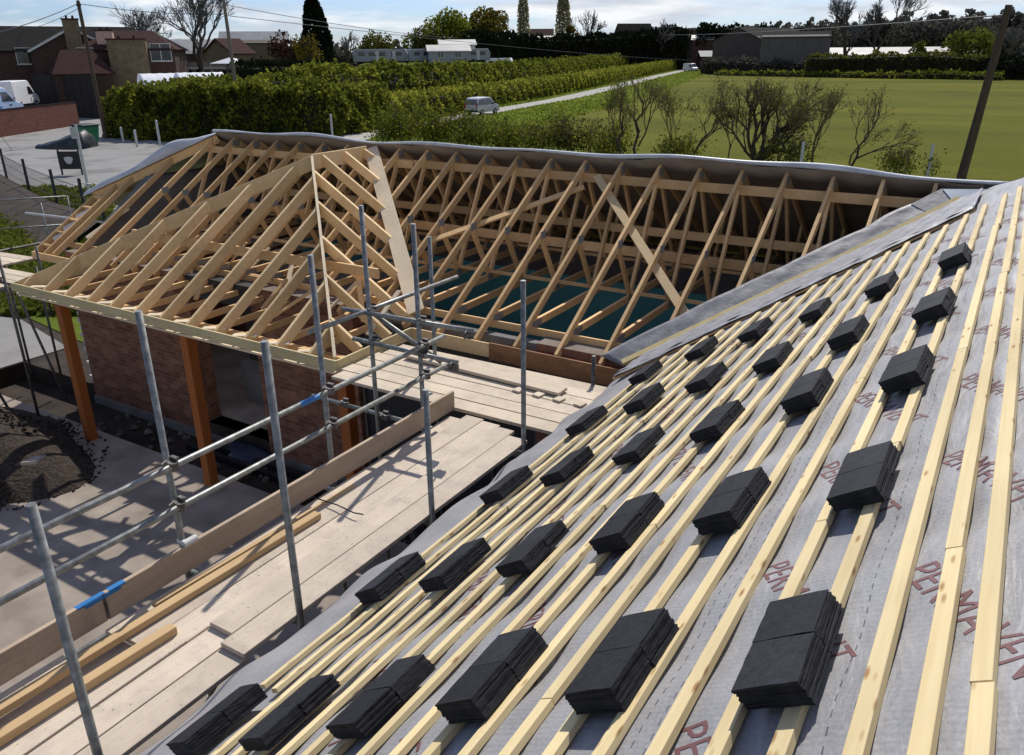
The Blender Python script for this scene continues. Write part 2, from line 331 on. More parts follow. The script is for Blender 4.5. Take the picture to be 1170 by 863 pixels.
def pivot(name, loc, parent):
    o = bpy.data.objects.new(name, None); COL.objects.link(o); o.parent = parent; o.location = Vector(loc)-worldloc(parent); return o
def copy_tree(o, parent=None):
    c = o.copy(); COL.objects.link(c); c.parent = parent
    for ch in list(o.children): copy_tree(ch, c)
    return c
def raw(name, V, F, mat, parent=None, smooth=False):
    """mesh from numpy arrays: V (n,3), F (m,k)"""
    me = bpy.data.meshes.new(name); V = np.asarray(V, np.float32); F = np.asarray(F, np.int32); m, k = F.shape
    if parent is not None: V = V-np.array(worldloc(parent), np.float32)
    me.vertices.add(len(V)); me.vertices.foreach_set('co', V.ravel()); me.loops.add(m*k); me.loops.foreach_set('vertex_index', F.ravel())
    me.polygons.add(m); me.polygons.foreach_set('loop_start', np.arange(0, m*k, k, dtype=np.int32)); me.polygons.foreach_set('loop_total', np.full(m, k, np.int32))
    me.update(calc_edges=True); me.validate(); return link(name, me, mat, parent, smooth)
def leaves(name, C, size, mat, parent, aspect=1.7, nrm=None):
    """one small two-triangle leaf per centre"""
    C = np.asarray(C, float); n = len(C); a = rng.normal(size=(n, 3)); a /= np.linalg.norm(a, axis=1)[:, None]
    w = rng.normal(size=(n, 3))
    if nrm is not None: w = w*.8+np.cross(a, nrm)*1.5
    b = np.cross(a, w); b /= np.linalg.norm(b, axis=1)[:, None]+1e-9
    s = (np.asarray(size)*(.6+.8*rng.random(n)))[:, None]
    V = np.stack([C-a*s*.5*aspect/1.3, C+b*s*.5, C+a*s*.5*aspect/1.3, C-b*s*.5], 1).reshape(-1, 3)
    F = np.arange(4*n).reshape(n, 4); return raw(name, V, F, mat, parent)

# =================================================================== THE SETTING
def ground_sheet(name, pts, mat, z, thick=.25):
    m = MB(); m.sheet([(p[0], p[1], z) for p in pts], thick, (0, 0, 1)); o = m.build(name, mat); o['kind'] = 'structure'; return o
def P2(*q): return [at(x, y) for x, y in q]
# the ground is lower where the trench runs along the porch wall, so the site slab stands above it
g = MB(); g.add([(-2600, -600, -.42), (2600, -600, -.42), (2600, 4200, -.42), (-2600, 4200, -.42)], [(0, 1, 2, 3)])
tag(g.build('ground', 'soil'), kind='structure')
TR = (-17.5, -3.0, 7.05, 8.3)                      # trench x0 x1 y0 y1
def sheet_with_gap(name, x0, x1, y0, y1, mat, z):
    m = MB()
    for a in ((x0, x1, y0, TR[2]), (x0, x1, TR[3], y1), (x0, TR[0], TR[2], TR[3]), (TR[1], x1, TR[2], TR[3])):
        m.span((a[0], a[2], z-.41), (a[1], a[3], z))
    o = m.build(name, mat); o['kind'] = 'structure'; return o
GRASS = (-30.5, 6.5, -8, 16.2)
m = MB()
for a in ((-2600, 2600, -600, GRASS[2]), (-2600, 2600, GRASS[3], 4200), (-2600, GRASS[0], GRASS[2], GRASS[3]), (GRASS[1], 2600, GRASS[2], GRASS[3])): m.span((a[0], a[2], -.43), (a[1], a[3], -.02))
tag(m.build('grassland', 'grass'), kind='structure')
sheet_with_gap('site_ground', GRASS[0], GRASS[1], GRASS[2], GRASS[3], 'soil', -.02)
ground_sheet('concrete_slab', [(-19, -4), (4.5, -4), (4.5, 7.04), (-19, 7.04)], 'concrete', .0, .3)
ground_sheet('path', [(-30.4, 2), (-19.02, -4), (-19.02, 7.03), (-17.52, 7.03), (-17.52, 9.3), (-20.5, 9.9), (-24, 9.3), (-30.4, 7)], 'road', .004, .2)
ground_sheet('lawn', [(-30.4, 7.1), (-24, 9.5), (-20.6, 10.1), (-17.0, 9.6), (-16.6, 16.1), (-30.4, 16.1)], 'grass', .0, .02)
ground_sheet('road', [at(-160, 226), at(-5, 209), at(40, 227), at(112, 262), (-24, 19), (-17, 20.5), at(250, 184), at(320, 163), at(240, 159), at(185, 163), at(150, 155), at(128, 110), at(-160, 120)], 'road', .004, .2)
LANE = [(-40, 40), (-44.5, 48), (-47.2, 57), (-52.2, 84), (-56, 104), (-66, 142), (-86, 214), (-104, 283), (-122, 345)]
def ribbon(name, path, w0, w1, mat, z, n=None):
    m = MB(); L = len(path); vs = []
    for i, p in enumerate(path):
        a = Vector(path[max(i-1, 0)]); b = Vector(path[min(i+1, L-1)]); d = (b-a).normalized(); q = Vector((d.y, -d.x))
        c = Vector(p); vs += [(c.x+q.x*w0, c.y+q.y*w0, z), (c.x+q.x*w1, c.y+q.y*w1, z)]
    m.add(vs, [(2*i, 2*i+1, 2*i+3, 2*i+2) for i in range(L-1)]); o = m.build(name, mat); o['kind'] = 'structure'; return o
ribbon('lane', LANE, -1.7, 1.7, 'lane', .012)
ribbon('verge', LANE[1:], 1.75, 9.0, 'verge', .006)
ground_sheet('field', [(-34, 52), (-38.5, 59), (-43.5, 85), (-47.5, 104), (-57.8, 142), (-77.8, 214), (-95, 283), at(840, 77.5), at(1000, 82), at(1165, 90), (260, 205), (300, 40), (40, 40), (-8, 46)], 'field', .0, .01)
ribbon('trench', [(-17.4, 7.66), (-3.1, 7.66)], -.6, .6, 'soil', -.40)

# =================================================================== SKY AND SUN
SUN_EL, SUN_AZ = 46.0, 17.0                         # azimuth measured from +Y towards -X
w = bpy.data.worlds.new('World'); S.world = w; w.use_nodes = True; nt = w.node_tree; bg = nt.nodes['Background']
sky = N(nt, 'ShaderNodeTexSky', sky_type='NISHITA', sun_disc=False); sky.sun_elevation = R(SUN_EL); sky.sun_rotation = R(-SUN_AZ); sky.air_density = 1.0; sky.dust_density = .6; sky.ozone_density = 1.6
tc = N(nt, 'ShaderNodeTexCoord'); sp = N(nt, 'ShaderNodeSeparateXYZ'); nt.links.new(tc.outputs['Generated'], sp.inputs[0])
zz = N(nt, 'ShaderNodeMath', operation='ADD'); zz.inputs[1].default_value = .10; nt.links.new(sp.outputs[2], zz.inputs[0])
mx = N(nt, 'ShaderNodeMath', operation='MAXIMUM'); mx.inputs[1].default_value = .03; nt.links.new(zz.outputs[0], mx.inputs[0])
dv = N(nt, 'ShaderNodeVectorMath', operation='DIVIDE'); nt.links.new(tc.outputs['Generated'], dv.inputs[0]); nt.links.new(mx.outputs[0], dv.inputs[1])
nz = N(nt, 'ShaderNodeTexNoise', Scale=.55, Detail=9, Roughness=.56, Distortion=.3); nt.links.new(dv.outputs[0], nz.inputs['Vector'])
cm = ramp(nt, nz.outputs['Fac'], [(.44, (0, 0, 0)), (.56, (1, 1, 1))])
fade = N(nt, 'ShaderNodeMapRange'); fade.inputs[1].default_value = .10; fade.inputs[2].default_value = .42; fade.inputs[3].default_value = 1; fade.inputs[4].default_value = .5
nt.links.new(sp.outputs[2], fade.inputs[0]); cmf = N(nt, 'ShaderNodeMath', operation='MULTIPLY'); nt.links.new(cm, cmf.inputs[0]); nt.links.new(fade.outputs[0], cmf.inputs[1])
nz2 = N(nt, 'ShaderNodeTexNoise', Scale=1.3, Detail=6); nt.links.new(dv.outputs[0], nz2.inputs['Vector'])
cc = ramp(nt, nz2.outputs['Fac'], [(.35, (7.2, 7.9, 9.0)), (.60, (11.6, 11.9, 12.3))])
skyb = mixc(nt, fade.outputs[0], mixc(nt, 1.0, sky.outputs[0], (.64, .79, 1.12), 'MULTIPLY'), mixc(nt, 1.0, sky.outputs[0], (.78, .98, 1.48), 'MULTIPLY'))
nt.links.new(mixc(nt, cmf.outputs[0], skyb, cc), bg.inputs['Color']); bg.inputs['Strength'].default_value = .078
sl = bpy.data.lights.new('sun', 'SUN'); sl.energy = 4.4; sl.angle = R(.53); sl.color = (1, .955, .88)
so = bpy.data.objects.new('sun', sl); COL.objects.link(so)
sd = Vector((-math.sin(R(SUN_AZ))*math.cos(R(SUN_EL)), math.cos(R(SUN_AZ))*math.cos(R(SUN_EL)), math.sin(R(SUN_EL))))
so.rotation_euler = sd.to_track_quat('Z', 'Y').to_euler(); so.location = (0, 0, 40)

# =================================================================== THE UNFINISHED BUNGALOW
ZR, ZE, T = 4.578, 2.65, .62                        # far ridge, eaves, pitch of the far wing
D, YE = 11.284, 8.17                                # ridge line and front eaves line of the far wing
SN = .58; Z0 = 4.708; K = math.sqrt(1+SN*SN)         # near slope  z = Z0 + SN x
def zn(x): return Z0+SN*x
NN = Vector((-SN, 0, 1)).normalized(); NU = Vector((1, 0, SN)).normalized()
def onslope(s, y, h=0.0): return Vector((s/K, y, zn(s/K)))+NN*h     # s measured up the slope, h off the membrane
def zf(y): return ZR-(D-y)*T                        # far wing front slope
bung = thing('bungalow', (-6, 8, 0), 'unfinished brick bungalow with open timber roof trusses and grey membrane on its near slope', 'building')

# ---- near slope membrane
XE, XR = -3.42, .45
def sag(s, y):
    q = -.017*(.5-.5*math.cos(2*math.pi*(y+.1)/.6))+.004*math.sin(5.1*y+7*s)*math.sin(3.3*s+1.7*y)+.0035*math.sin(17*y+6*s+3*math.sin(2.1*y))*(.5+.5*math.sin(2.9*y+4*s))
    q += .014*math.exp(-((s-.128-.008*math.sin(3*y))/.03)**2)*(.6+.4*math.sin(2.3*y+.4))
    q += .010*math.exp(-((s+1.33-.02*math.sin(2*y))/.03)**2)*(.5+.5*math.sin(1.3*y+2))
    e = max(0, (-2.98*1-s/K)/.44)                    # below the lowest batten it droops over the gutter edge
    return q-.06*e*e+.02*e*math.sin(6*y)
def ymax(x): return 8.17+(x+3.52)*.938 if x < -.2 else 11.28-(x+.2)*.95
def yend(x): return 8.55+.72*(x+1.52) if x < -.4 else 9.36+1.5*(x+.4)
gx = np.concatenate([np.arange(XE, .46, .022)]); rows = []
V = []; UV = []; ny = 210
for x in gx:
    y1 = ymax(x)-.05
    for j in range(ny+1):
        y = -2.5+(y1+2.5)*j/ny; p = onslope(x*K, y, sag(x*K, y)); V.append(p); UV.append((x*K, y))
n1 = ny+1; F = [(i*n1+j, (i+1)*n1+j, (i+1)*n1+j+1, i*n1+j+1) for i in range(len(gx)-1) for j in range(ny)]
mem = raw('roof_membrane', np.array([tuple(p) for p in V]), np.array(F), 'membrane', bung, True)
ul = mem.data.uv_layers.new(name='UVMap'); li = np.empty(len(mem.data.loops), np.int32); mem.data.loops.foreach_get('vertex_index', li)
ul.data.foreach_set('uv', np.array(UV, np.float32)[li].ravel())
sm = mem.modifiers.new('thickness', 'SOLIDIFY'); sm.thickness = .004; sm.offset = -1
mem['label'] = 'grey breather membrane printed with dark red words'
# other slope, gable and roof deck of the near wing
m = MB(); m.sheet([(XR+.002, -2.5, zn(XR)), (4.35, -2.5, ZE+.0), (4.35, 14.45, ZE), (XR+.002, 10.6, zn(XR))], .05, (SN, 0, 1)); m.build('rear_roof_slope', 'felt', bung)
# hip at its far end
m = MB(); m.sheet([(XR, 10.605, zn(XR)-.004), (-3.4, 14.45, ZE), (4.35, 14.45, ZE)], .05, (0, .58, 1)); m.build('hip_slope', 'felt', bung)
# ---- printed words
fc = bpy.data.curves.new('word', 'FONT'); fc.body = 'PERMAVENT'; fc.size = .128; fc.offset = 0; fc.space_character = 1.02; fc.resolution_u = 2
fo = bpy.data.objects.new('word', fc); COL.objects.link(fo); dg = bpy.context.evaluated_depsgraph_get(); wm = bpy.data.meshes.new_from_object(fo.evaluated_get(dg))
bpy.data.objects.remove(fo)
bm = bmesh.new(); bm.from_mesh(wm); bmesh.ops.triangulate(bm, faces=bm.faces)
for _ in range(4):
    le = [e for e in bm.edges if e.calc_length() > .03]
    if le: bmesh.ops.subdivide_edges(bm, edges=le, cuts=1); bmesh.ops.triangulate(bm, faces=bm.faces)
wv = [v.co.copy() for v in bm.verts]; wf = [tuple(v.index for v in f.verts) for f in bm.faces]; bm.verts.index_update()
wf = [tuple(v.index for v in f.verts) for f in bm.faces]; bm.free()
rd, upv = Vector((.50, -.866)), Vector((.90, .44))
WORDS = []
for s0, y0 in ((.018, 2.33), (-.495, 2.52), (-1.62, 2.53), (-2.36, 2.24), (.49, 2.0)):
    for k in range(-2, 12): WORDS.append((s0, y0+.855*k))
for s0, y0 in WORDS:
    pts = [(s0+rd.x*v.x+upv.x*(v.y-.09)*1.18, y0+rd.y*v.x+upv.y*(v.y-.09)*1.18) for v in wv]
    if y0 < .8 or max(p[1] for p in pts) > yend(s0/K)-.3 or max(p[0] for p in pts) > .5: continue
    m = MB(); m.add([onslope(s, y, sag(s, y)+.0016) for s, y in pts], wf); m.build('printed_word', 'ink', bung)
# ---- battens
BX = [.163, .067, -.045]+[-.194-.151*i for i in range(16)]+[-2.61, -2.768]
bats = []
for i, x in enumerate(BX):
    y1 = yend(x)+random.uniform(-.08, .06); cuts = [-2.4]
    j = random.uniform(1.2, 4.5) if i not in (1,) else 2.33
    while j < y1-.8: cuts.append(j); j += random.choice((3.6, 4.2, 4.8))
    cuts.append(y1)
    if i == len(BX)-1: cuts[0] = 2.05
    if i == len(BX)-2: cuts[0] = 2.0
    sk = random.uniform(-.004, .004)
    for a, b in zip(cuts[:-1], cuts[1:]):
        dx = random.uniform(-.006, .006); sk = random.uniform(-.010, .010)
        m = MB(); m.bar(onslope((x+dx)*K, a+.002, .0), onslope((x+dx+sk*.5)*K, b-.002, .0), .046, .026, NN)
        for v in range(len(m.v)): m.v[v] = tuple(Vector(m.v[v])+NN*.0145)
        m.build('batten', 'batten', bung, bevel=.0015)
# ---- tile stacks (loaded out, loose)
rows6 = dict(A=(-.276, [1.84, 2.94, 4.18, 5.43, 6.89]), B=(-.757, [1.86, 2.97, 4.33, 5.50, 6.89]), C=(-1.231, [1.85, 3.00, 4.29, 5.53, 6.87]),
             D=(-1.714, [1.79, 2.955, 4.29, 5.595, 6.91]), E=(-2.207, [1.74, 2.96, 4.27, 5.59, 6.96]), F=(-2.692, [1.72, 2.98, 4.27, 5.545, 6.81]))
rowname = dict(A='topmost row', B='second row down', C='third row down', D='fourth row down', E='fifth row down', F='lowest row by the scaffold')
ordn = ['nearest', 'second nearest', 'middle', 'second farthest', 'farthest']
def tile_mesh(seed):
    r_ = random.Random(seed); bm = bmesh.new(); w_, l_ = .205, .178
    nx, ny_ = 6, 5; vs = {}
    for iz in (0, 1):
        for i in range(nx+1):
            for j in range(ny_+1):
                u = i/nx; v = j/ny_; t_ = .0068+.0016*v          # thicker at the nib end
                y = (u-.5)*w_; s = (v-.5)*l_
                edge = (i in (0, nx)) or (j in (0, ny_))
                jit = r_.uniform(-.0015, .0015) if edge else 0
                vs[iz, i, j] = bm.verts.new((s+(jit if j in (0, ny_) else 0), y+(jit if i in (0, nx) else 0), (t_ if iz else 0)+.002*math.sin(math.pi*v)+r_.uniform(-.0003, .0003)))
    for i in range(nx):
        for j in range(ny_):
            bm.faces.new((vs[1, i, j], vs[1, i, j+1], vs[1, i+1, j+1], vs[1, i+1, j])); bm.faces.new((vs[0, i, j], vs[0, i+1, j], vs[0, i+1, j+1], vs[0, i, j+1]))
    for i in range(nx):
        bm.faces.new((vs[0, i, 0], vs[0, i+1, 0], vs[1, i+1, 0], vs[1, i, 0])); bm.faces.new((vs[0, i+1, ny_], vs[0, i, ny_], vs[1, i, ny_], vs[1, i+1, ny_]))
    for j in range(ny_):
        bm.faces.new((vs[0, 0, j+1], vs[0, 0, j], vs[1, 0, j], vs[1, 0, j+1])); bm.faces.new((vs[0, nx, j], vs[0, nx, j+1], vs[1, nx, j+1], vs[1, nx, j]))
    bmesh.ops.recalc_face_normals(bm, faces=bm.faces)
    me = bpy.data.meshes.new('roof_tile'); bm.to_mesh(me); bm.free(); me.materials.append(MAT['tile']); return me
TM = [tile_mesh(i) for i in range(6)]
slope_rot = Matrix((NU, Vector((0, 1, 0)), NN)).transposed().to_4x4()
def make_stack(nl, seed, lean):
    r_ = random.Random(seed); root = thing('tile_stack', (0, 0, 0), '', 'tile stack', 'stacks of dark roof tiles set out on the battens')
    z = 0
    for k in range(nl):
        for side in (-1, 1):
            o = bpy.data.objects.new('roof_tile', TM[r_.randrange(6)]); COL.objects.link(o); o.parent = root
            tilt = -.0028*k/.168*2
            dz = .0079*k+.0004*r_.random()
            M_ = Matrix.Translation((-.0011*k*lean+r_.uniform(-.0035, .0035), side*.1045-.0012*k*lean+r_.uniform(-.0015, .0015), dz)) @ Matrix.Rotation(-.0055*k, 4, 'Y') @ Matrix.Rotation(r_.uniform(-.010, .010), 4, 'Z')
            o.matrix_local = M_
    return root
for rk, (x0, ys) in rows6.items():
    for i, y0 in enumerate(ys):
        nl = (10, 10, 9, 10, 11, 9, 8)[(i*4+ord(rk)) % 7]
        st = make_stack(nl, hash((rk, i)) % 1000 if False else (ord(rk)*31+i*7), .9+.25*((i*3+ord(rk)) % 3-1))
        p = onslope((x0+.030)*K+.012, y0+.01, .0285)
        st.matrix_world = Matrix.Translation(p) @ slope_rot @ Matrix.Rotation(R(((i*5+ord(rk)*3) % 7-3)*.5), 4, 'Z')
        st['label'] = f'{ordn[i]} stack of dark grey tiles in the {rowname[rk]}'
# ---- valley: laid felt, tile-and-half lath, rolled edge, blue-grey sheet
def onfar(px, py, h=.03):                            # sight line onto the far wing's front slope
    d = ray(px, py); n = Vector((0, -T, 1)).normalized(); c0 = Vector((0, D, ZR))+n*h
    k = n.dot(c0-Vector((0, 0, CAMZ)))/n.dot(Vector(d)); return Vector((0, 0, CAMZ))+Vector(d)*k
FN = Vector((0, -T, 1)).normalized()
lathp = [onfar(x, y, .03) for x, y in ((711.7, 418), (785, 383), (859.8, 347.3), (940, 308), (1020, 268.5), (1095.6, 231))]
upper = [onfar(x, y, .03) for x, y in ((686, 407), (720, 388), (770, 364), (800, 348), (835, 332), (862, 318.7), (893, 305), (916, 293.6), (950, 277), (985, 262), (1014, 244.6), (1041, 233))]
def strip(name, A, B, mat, parent, nu=60, nv=8, amp=.012, lift=FN):
    def samp(L, t):
        t *= len(L)-1; i = min(int(t), len(L)-2); return L[i].lerp(L[i+1], t-i)
    V = []
    for i in range(nu+1):
        for j in range(nv+1):
            a = samp(A, i/nu).lerp(samp(B, i/nu), j/nv); V.append(a+Vector(lift)*(amp*(math.sin(i*.9+j*.5)*math.sin(j*1.3+i*.23)+.6*math.sin(i*.37+j*1.1))))
    F = [(i*(nv+1)+j, (i+1)*(nv+1)+j, (i+1)*(nv+1)+j+1, i*(nv+1)+j+1) for i in range(nu) for j in range(nv)]
    o = raw(name, np.array([tuple(v) for v in V]), np.array(F), mat, parent, True); s_ = o.modifiers.new('t', 'SOLIDIFY'); s_.thickness = .004; return o
strip('valley_felt', upper, lathp, 'felt', bung, amp=.004)
m = MB()
for a, b in zip(lathp[:-1], lathp[1:]): m.bar(a+FN*.055, b+FN*.055, .065, .04, FN)
m.build('valley_lath', 'lath', bung)
lx_ = np.linspace(-3.30, -.30, 24)
vA = [Vector((x, yend(x)+.13+.03*math.sin(7*x), zn(x)+.045)) for x in lx_]; vM = [Vector((x, yend(x)+.24, zn(x)+.062)) for x in lx_]
vB = [Vector((x, ymax(x)-.10, zn(x)+.05)) for x in lx_]
strip('valley_lap_sheet', vM, vB, 'feltlight', bung, nu=110, nv=14, amp=.008, lift=(0, 0, 1)); strip('lap_sheet_edge', vA, vM, 'feltlight', bung, nu=110, nv=4, amp=.006, lift=(0, 0, 1))
m = MB()
for a, b in zip(lx_[:-1], lx_[1:]): m.bar((a, yend(a)+.17, zn(a)+.012), (b, yend(b)+.17, zn(b)+.012), .05, .022, NN)
m.build('valley_batten', 'truss', bung)
c4 = [onfar(x, y, .05) for x, y in ((1077, 216), (1140, 216.5), (1112, 231.5), (1094, 233.5), (1088, 229))]
m = MB(); m.sheet(c4, .006, FN); m.build('valley_sheet', 'sheet', bung)
m = MB(); m.sheet([onfar(x, y, .04) for x, y in ((1041, 233), (1076, 215.5), (1089, 229), (1092, 232.5), (1066, 246))], .005, FN); m.build('valley_felt', 'felt', bung)

# ---- far wing trusses
def truss(x, parent):
    t_ = pivot('roof_truss', (x, D, 2.8), parent); W = .044
    def nb(nm, p, q, h, top=False): m = MB(); m.bar((x, *p), (x, *q), W, h, (0, 0, 1), top); m.build(nm, 'truss', t_, bevel=.002)
    nb('rafter', (YE, ZE), (D-.004, ZR), .10, True); nb('rafter', (D+.004, ZR), (2*D-YE, ZE), .10, True)
    nb('bottom_chord', (8.62, 2.81), (2*D-8.62, 2.81), .10)
    yq, y3 = (8.6+D)/2, 8.6+(D-8.6)*2/3
    for sgn in (-1, 1):
        m = MB(); m.bar((x, D+sgn*.03, ZR-.12), (x, D+sgn*(D-y3), 2.84), W*.98, .072); m.build('web', 'truss', t_)
        m = MB(); m.bar((x, D+sgn*(D-y3), 2.84), (x, D+sgn*(D-yq+.02), zf(yq)-.10), W*.98, .072); m.build('web', 'truss', t_)
    for py_, pz_, w_, h_ in ((D, ZR-.10, .17, .12), (8.72, 2.80, .24, .10), (y3, 2.83, .16, .11), (yq, zf(yq)-.06, .15, .11), (2*D-y3, 2.83, .16, .11)):
        m = MB(); m.box((x+.0235, py_, pz_), (.003, w_, h_)); m.build('nail_plate', 'plate', t_)
    return t_
t0 = truss(-9.21, bung)
for k in range(-8, 15):
    if k == 0: continue
    c = copy_tree(t0, bung); c.location.x = t0.location.x+.6*k
# half hip at the left end and the gable ladder
def rafter_bar(nm, p, q, w=.044, h=.10, mat='truss'): m = MB(); m.bar(p, q, w, h, (0, 0, 1), True); return m.build(nm, mat, bung, bevel=.002)
XH, XV = -13.95, -15.78
def hipz(x): return ZR-(XH-x)*(1.05/(XH-XV))
def hipy(x): return D-(ZR-hipz(x))/T
for x in (-14.61, -15.21): rafter_bar('jack_rafter', (x, YE, ZE), (x, hipy(x), hipz(x))); rafter_bar('jack_rafter', (x, 2*D-YE, ZE), (x, 2*D-hipy(x), hipz(x)))
for x in (XV, XV+.33):
    rafter_bar('verge_rafter', (x, YE-.02, ZE), (x, hipy(x), hipz(x)+.0), h=.13); rafter_bar('verge_rafter', (x, 2*D-YE, ZE), (x, 2*D-hipy(x), hipz(x)), h=.13)
for q in (.12, .34, .56, .78, .96):
    y = YE+(hipy(XV)-YE)*q; m = MB(); m.bar((XV+.022, y, zf(y)-.005), (XV+.308, y, zf(y)-.005), .044, .1, FN, True); m.build('ladder_rung', 'truss', bung)
rafter_bar('hip_rafter', (XV, hipy(XV), hipz(XV)+.03), (XH, D, ZR+.03), .05, .16); rafter_bar('hip_rafter', (XV, 2*D-hipy(XV), hipz(XV)), (XH, D, ZR), .05, .16)
m = MB(); m.bar((XV, hipy(XV)-.02, hipz(XV)), (XV, 2*D-hipy(XV), hipz(XV)), .05, .14); m.build('half_hip_plate', 'truss', bung)
m = MB(); m.sheet([(XH+.02, D-.0, ZR+.05), (XV-.08, hipy(XV)-.1, hipz(XV)+.015), (XV-.08, 2*D-hipy(XV)+.1, hipz(XV)+.015)], .006, (-.57, 0, 1)); m.build('half_hip_felt', 'feltunder', bung)
# insulation bags seen between the ladder rungs
m = MB()
for q in (.28, .45, .66): y = YE+(hipy(XV)-YE)*q; m.tube((XV+.05, y, zf(y)-.12), (XV+.28, y+.22, zf(y+.22)-.10), .07, n=9)
m.build('insulation_wrap', 'insul', bung)
# binders, wall plate, braces
def plank(nm, p, q, w, h, up=(0, 0, 1), mat='truss', mat2=None): m = MB(); m.bar(p, q, w, h, up); return m.build(nm, mat, bung, bevel=.002)
def splice(nm, y, z, xs, h, mat='truss'):
    for i, (a, b) in enumerate(zip(xs[:-1], xs[1:])): plank(nm, (a-.15, y+.04*(i % 2), z+.012*(i % 2)), (b+.15, y+.04*(i % 2), z), .035, h, mat=mat)
splice('binder', 11.16, 4.33, (-14.0, -9.0, -4.35, -.9), .13)
splice('binder', 10.86, 3.36, (-14.0, -9.2, -4.1, -1.3), .14)
splice('binder', 11.75, 3.5, (-14.0, -8.7, -5.2, -1.0), .13)
splice('binder', 10.36, 2.885, (-14.0, -7.6, -2.3), .05)
splice('binder', 12.2, 2.885, (-14.0, -8.4, -2.3), .05)
splice('wall_plate', 8.60, 2.735, (-15.6, -10.2, -6.9, -3.5), .10)
plank('diagonal_brace', (-5.50, 11.02, ZR-.36), (-7.40, 9.68, zf(9.68)-.13), .10, .03, FN)
plank('diagonal_brace', (-5.36, 11.15, zf(11.15)-.115), (-3.02, 9.02, zf(9.02)-.115), .12, .022, FN, 'jack')
plank('diagonal_brace', (-13.4, 8.95, zf(8.95)-.12), (-11.3, 10.9, zf(10.9)-.12), .10, .03, FN)
plank('diagonal_brace', (-14.95, 8.75, zf(8.75)-.14), (-14.6, 9.5, zf(9.5)-.12), .13, .022, FN, 'pale')
# rear slope felt, standing proud of the ridge with a pale wavy lip
def ridge_top(x): return (.02 if x > -.9 else 1-.98*math.exp(-((x+.9)/1.0)**2))*(.10+.05*math.sin(1.1*x+2)*math.sin(.43*x)+.03*math.sin(2.7*x))
XS = np.linspace(-15.9, -.30, 90); V = []; nv = 9
for i, x in enumerate(XS):
    if x < XH: z1, y1 = hipz(x)-.02+.06, 2*D-hipy(x)
    else: z1, y1 = ZR+.062+ridge_top(x)*.8, D-.02-ridge_top(x)*1.1
    for j in range(nv+1):
        q = j/nv; y = y1+(14.45-y1)*q; z = ZR-(y-D)*T+.02-.018*math.sin(math.pi*(x+9.21)/.6)**2 if x >= XH or True else 0
        V.append((x, y, z+(.015*math.sin(3*x+j) if j == 0 else 0)))
F = [(i*(nv+1)+j, (i+1)*(nv+1)+j, (i+1)*(nv+1)+j+1, i*(nv+1)+j+1) for i in range(len(XS)-1) for j in range(nv)]
o = raw('underlay_felt', np.array(V), np.array(F), 'feltunder', bung, True); sm = o.modifiers.new('t', 'SOLIDIFY'); sm.thickness = .006
lip = []
for x in np.linspace(-13.9, -.02, 120):
    b = .30*math.exp(-((x+1.9)/.8)**2)+.22*math.exp(-((x+4.3)/.7)**2); lip.append((x, x, b))
V = []
for x, _, b in lip:
    y1, z1 = D-.02-ridge_top(x)*1.1, ZR-(-.02-ridge_top(x)*1.1)*T+.02
    hh = .014+.012*math.sin(2.1*x)+.06*b
    for dy, dz in ((-.004, -.012), (-.012, .006), (-.005, .016+hh*.4), (.02, .022+hh), (.06, .018+hh), (.22, -.055+hh*.4), (.5, -.27)): V.append((x, y1+dy, z1+dz))
F = [(i*7+j, (i+1)*7+j, (i+1)*7+j+1, i*7+j+1) for i in range(len(lip)-1) for j in range(6)]
o = raw('ridge_felt_lip', np.array(V), np.array(F), 'feltwhite', bung, True); sm = o.modifiers.new('t', 'SOLIDIFY'); sm.thickness = .005
# loose white sheet over the half hip
V = []; nq = 44; nv = 14
for i in range(nq+1):
    q = -.06+1.14*i/nq; bul = (.05+.20*math.exp(-((q-.62)/.22)**2)+.08*math.exp(-((q-.15)/.18)**2))*min(1, (1.1-q)*5); ax_, ay_, az_ = XV-.05+(XH-XV)*q, hipy(XV)+(D-hipy(XV))*q, hipz(XV)+(ZR-hipz(XV))*q+.05
    for j in range(nv+1):
        t_ = j/nv*1.5-.14; dn = -.18*abs(min(t_, 0))/.14*0+(t_ if t_ > 0 else 0)
        V.append((ax_-.55*t_*.7, ay_+t_*.75, az_+bul*(1-min(1, abs(t_)/.5)**2)*(1 if t_ > 0 else 1-(t_/.14)**2)-.32*max(t_, 0)-(.03 if t_ < 0 else 0)+.015*math.sin(6*q*3+j)*min(1, j/3)))
F = [(i*(nv+1)+j, (i+1)*(nv+1)+j, (i+1)*(nv+1)+j+1, i*(nv+1)+j+1) for i in range(nq) for j in range(nv)]
ps = raw('plastic_sheet', np.array(V), np.array(F), 'feltwhite', None, True); ms_ = ps.modifiers.new('t', 'SOLIDIFY'); ms_.thickness = .004; tag(ps, 'white sheet draped over the far left hip of the open roof', 'sheet')

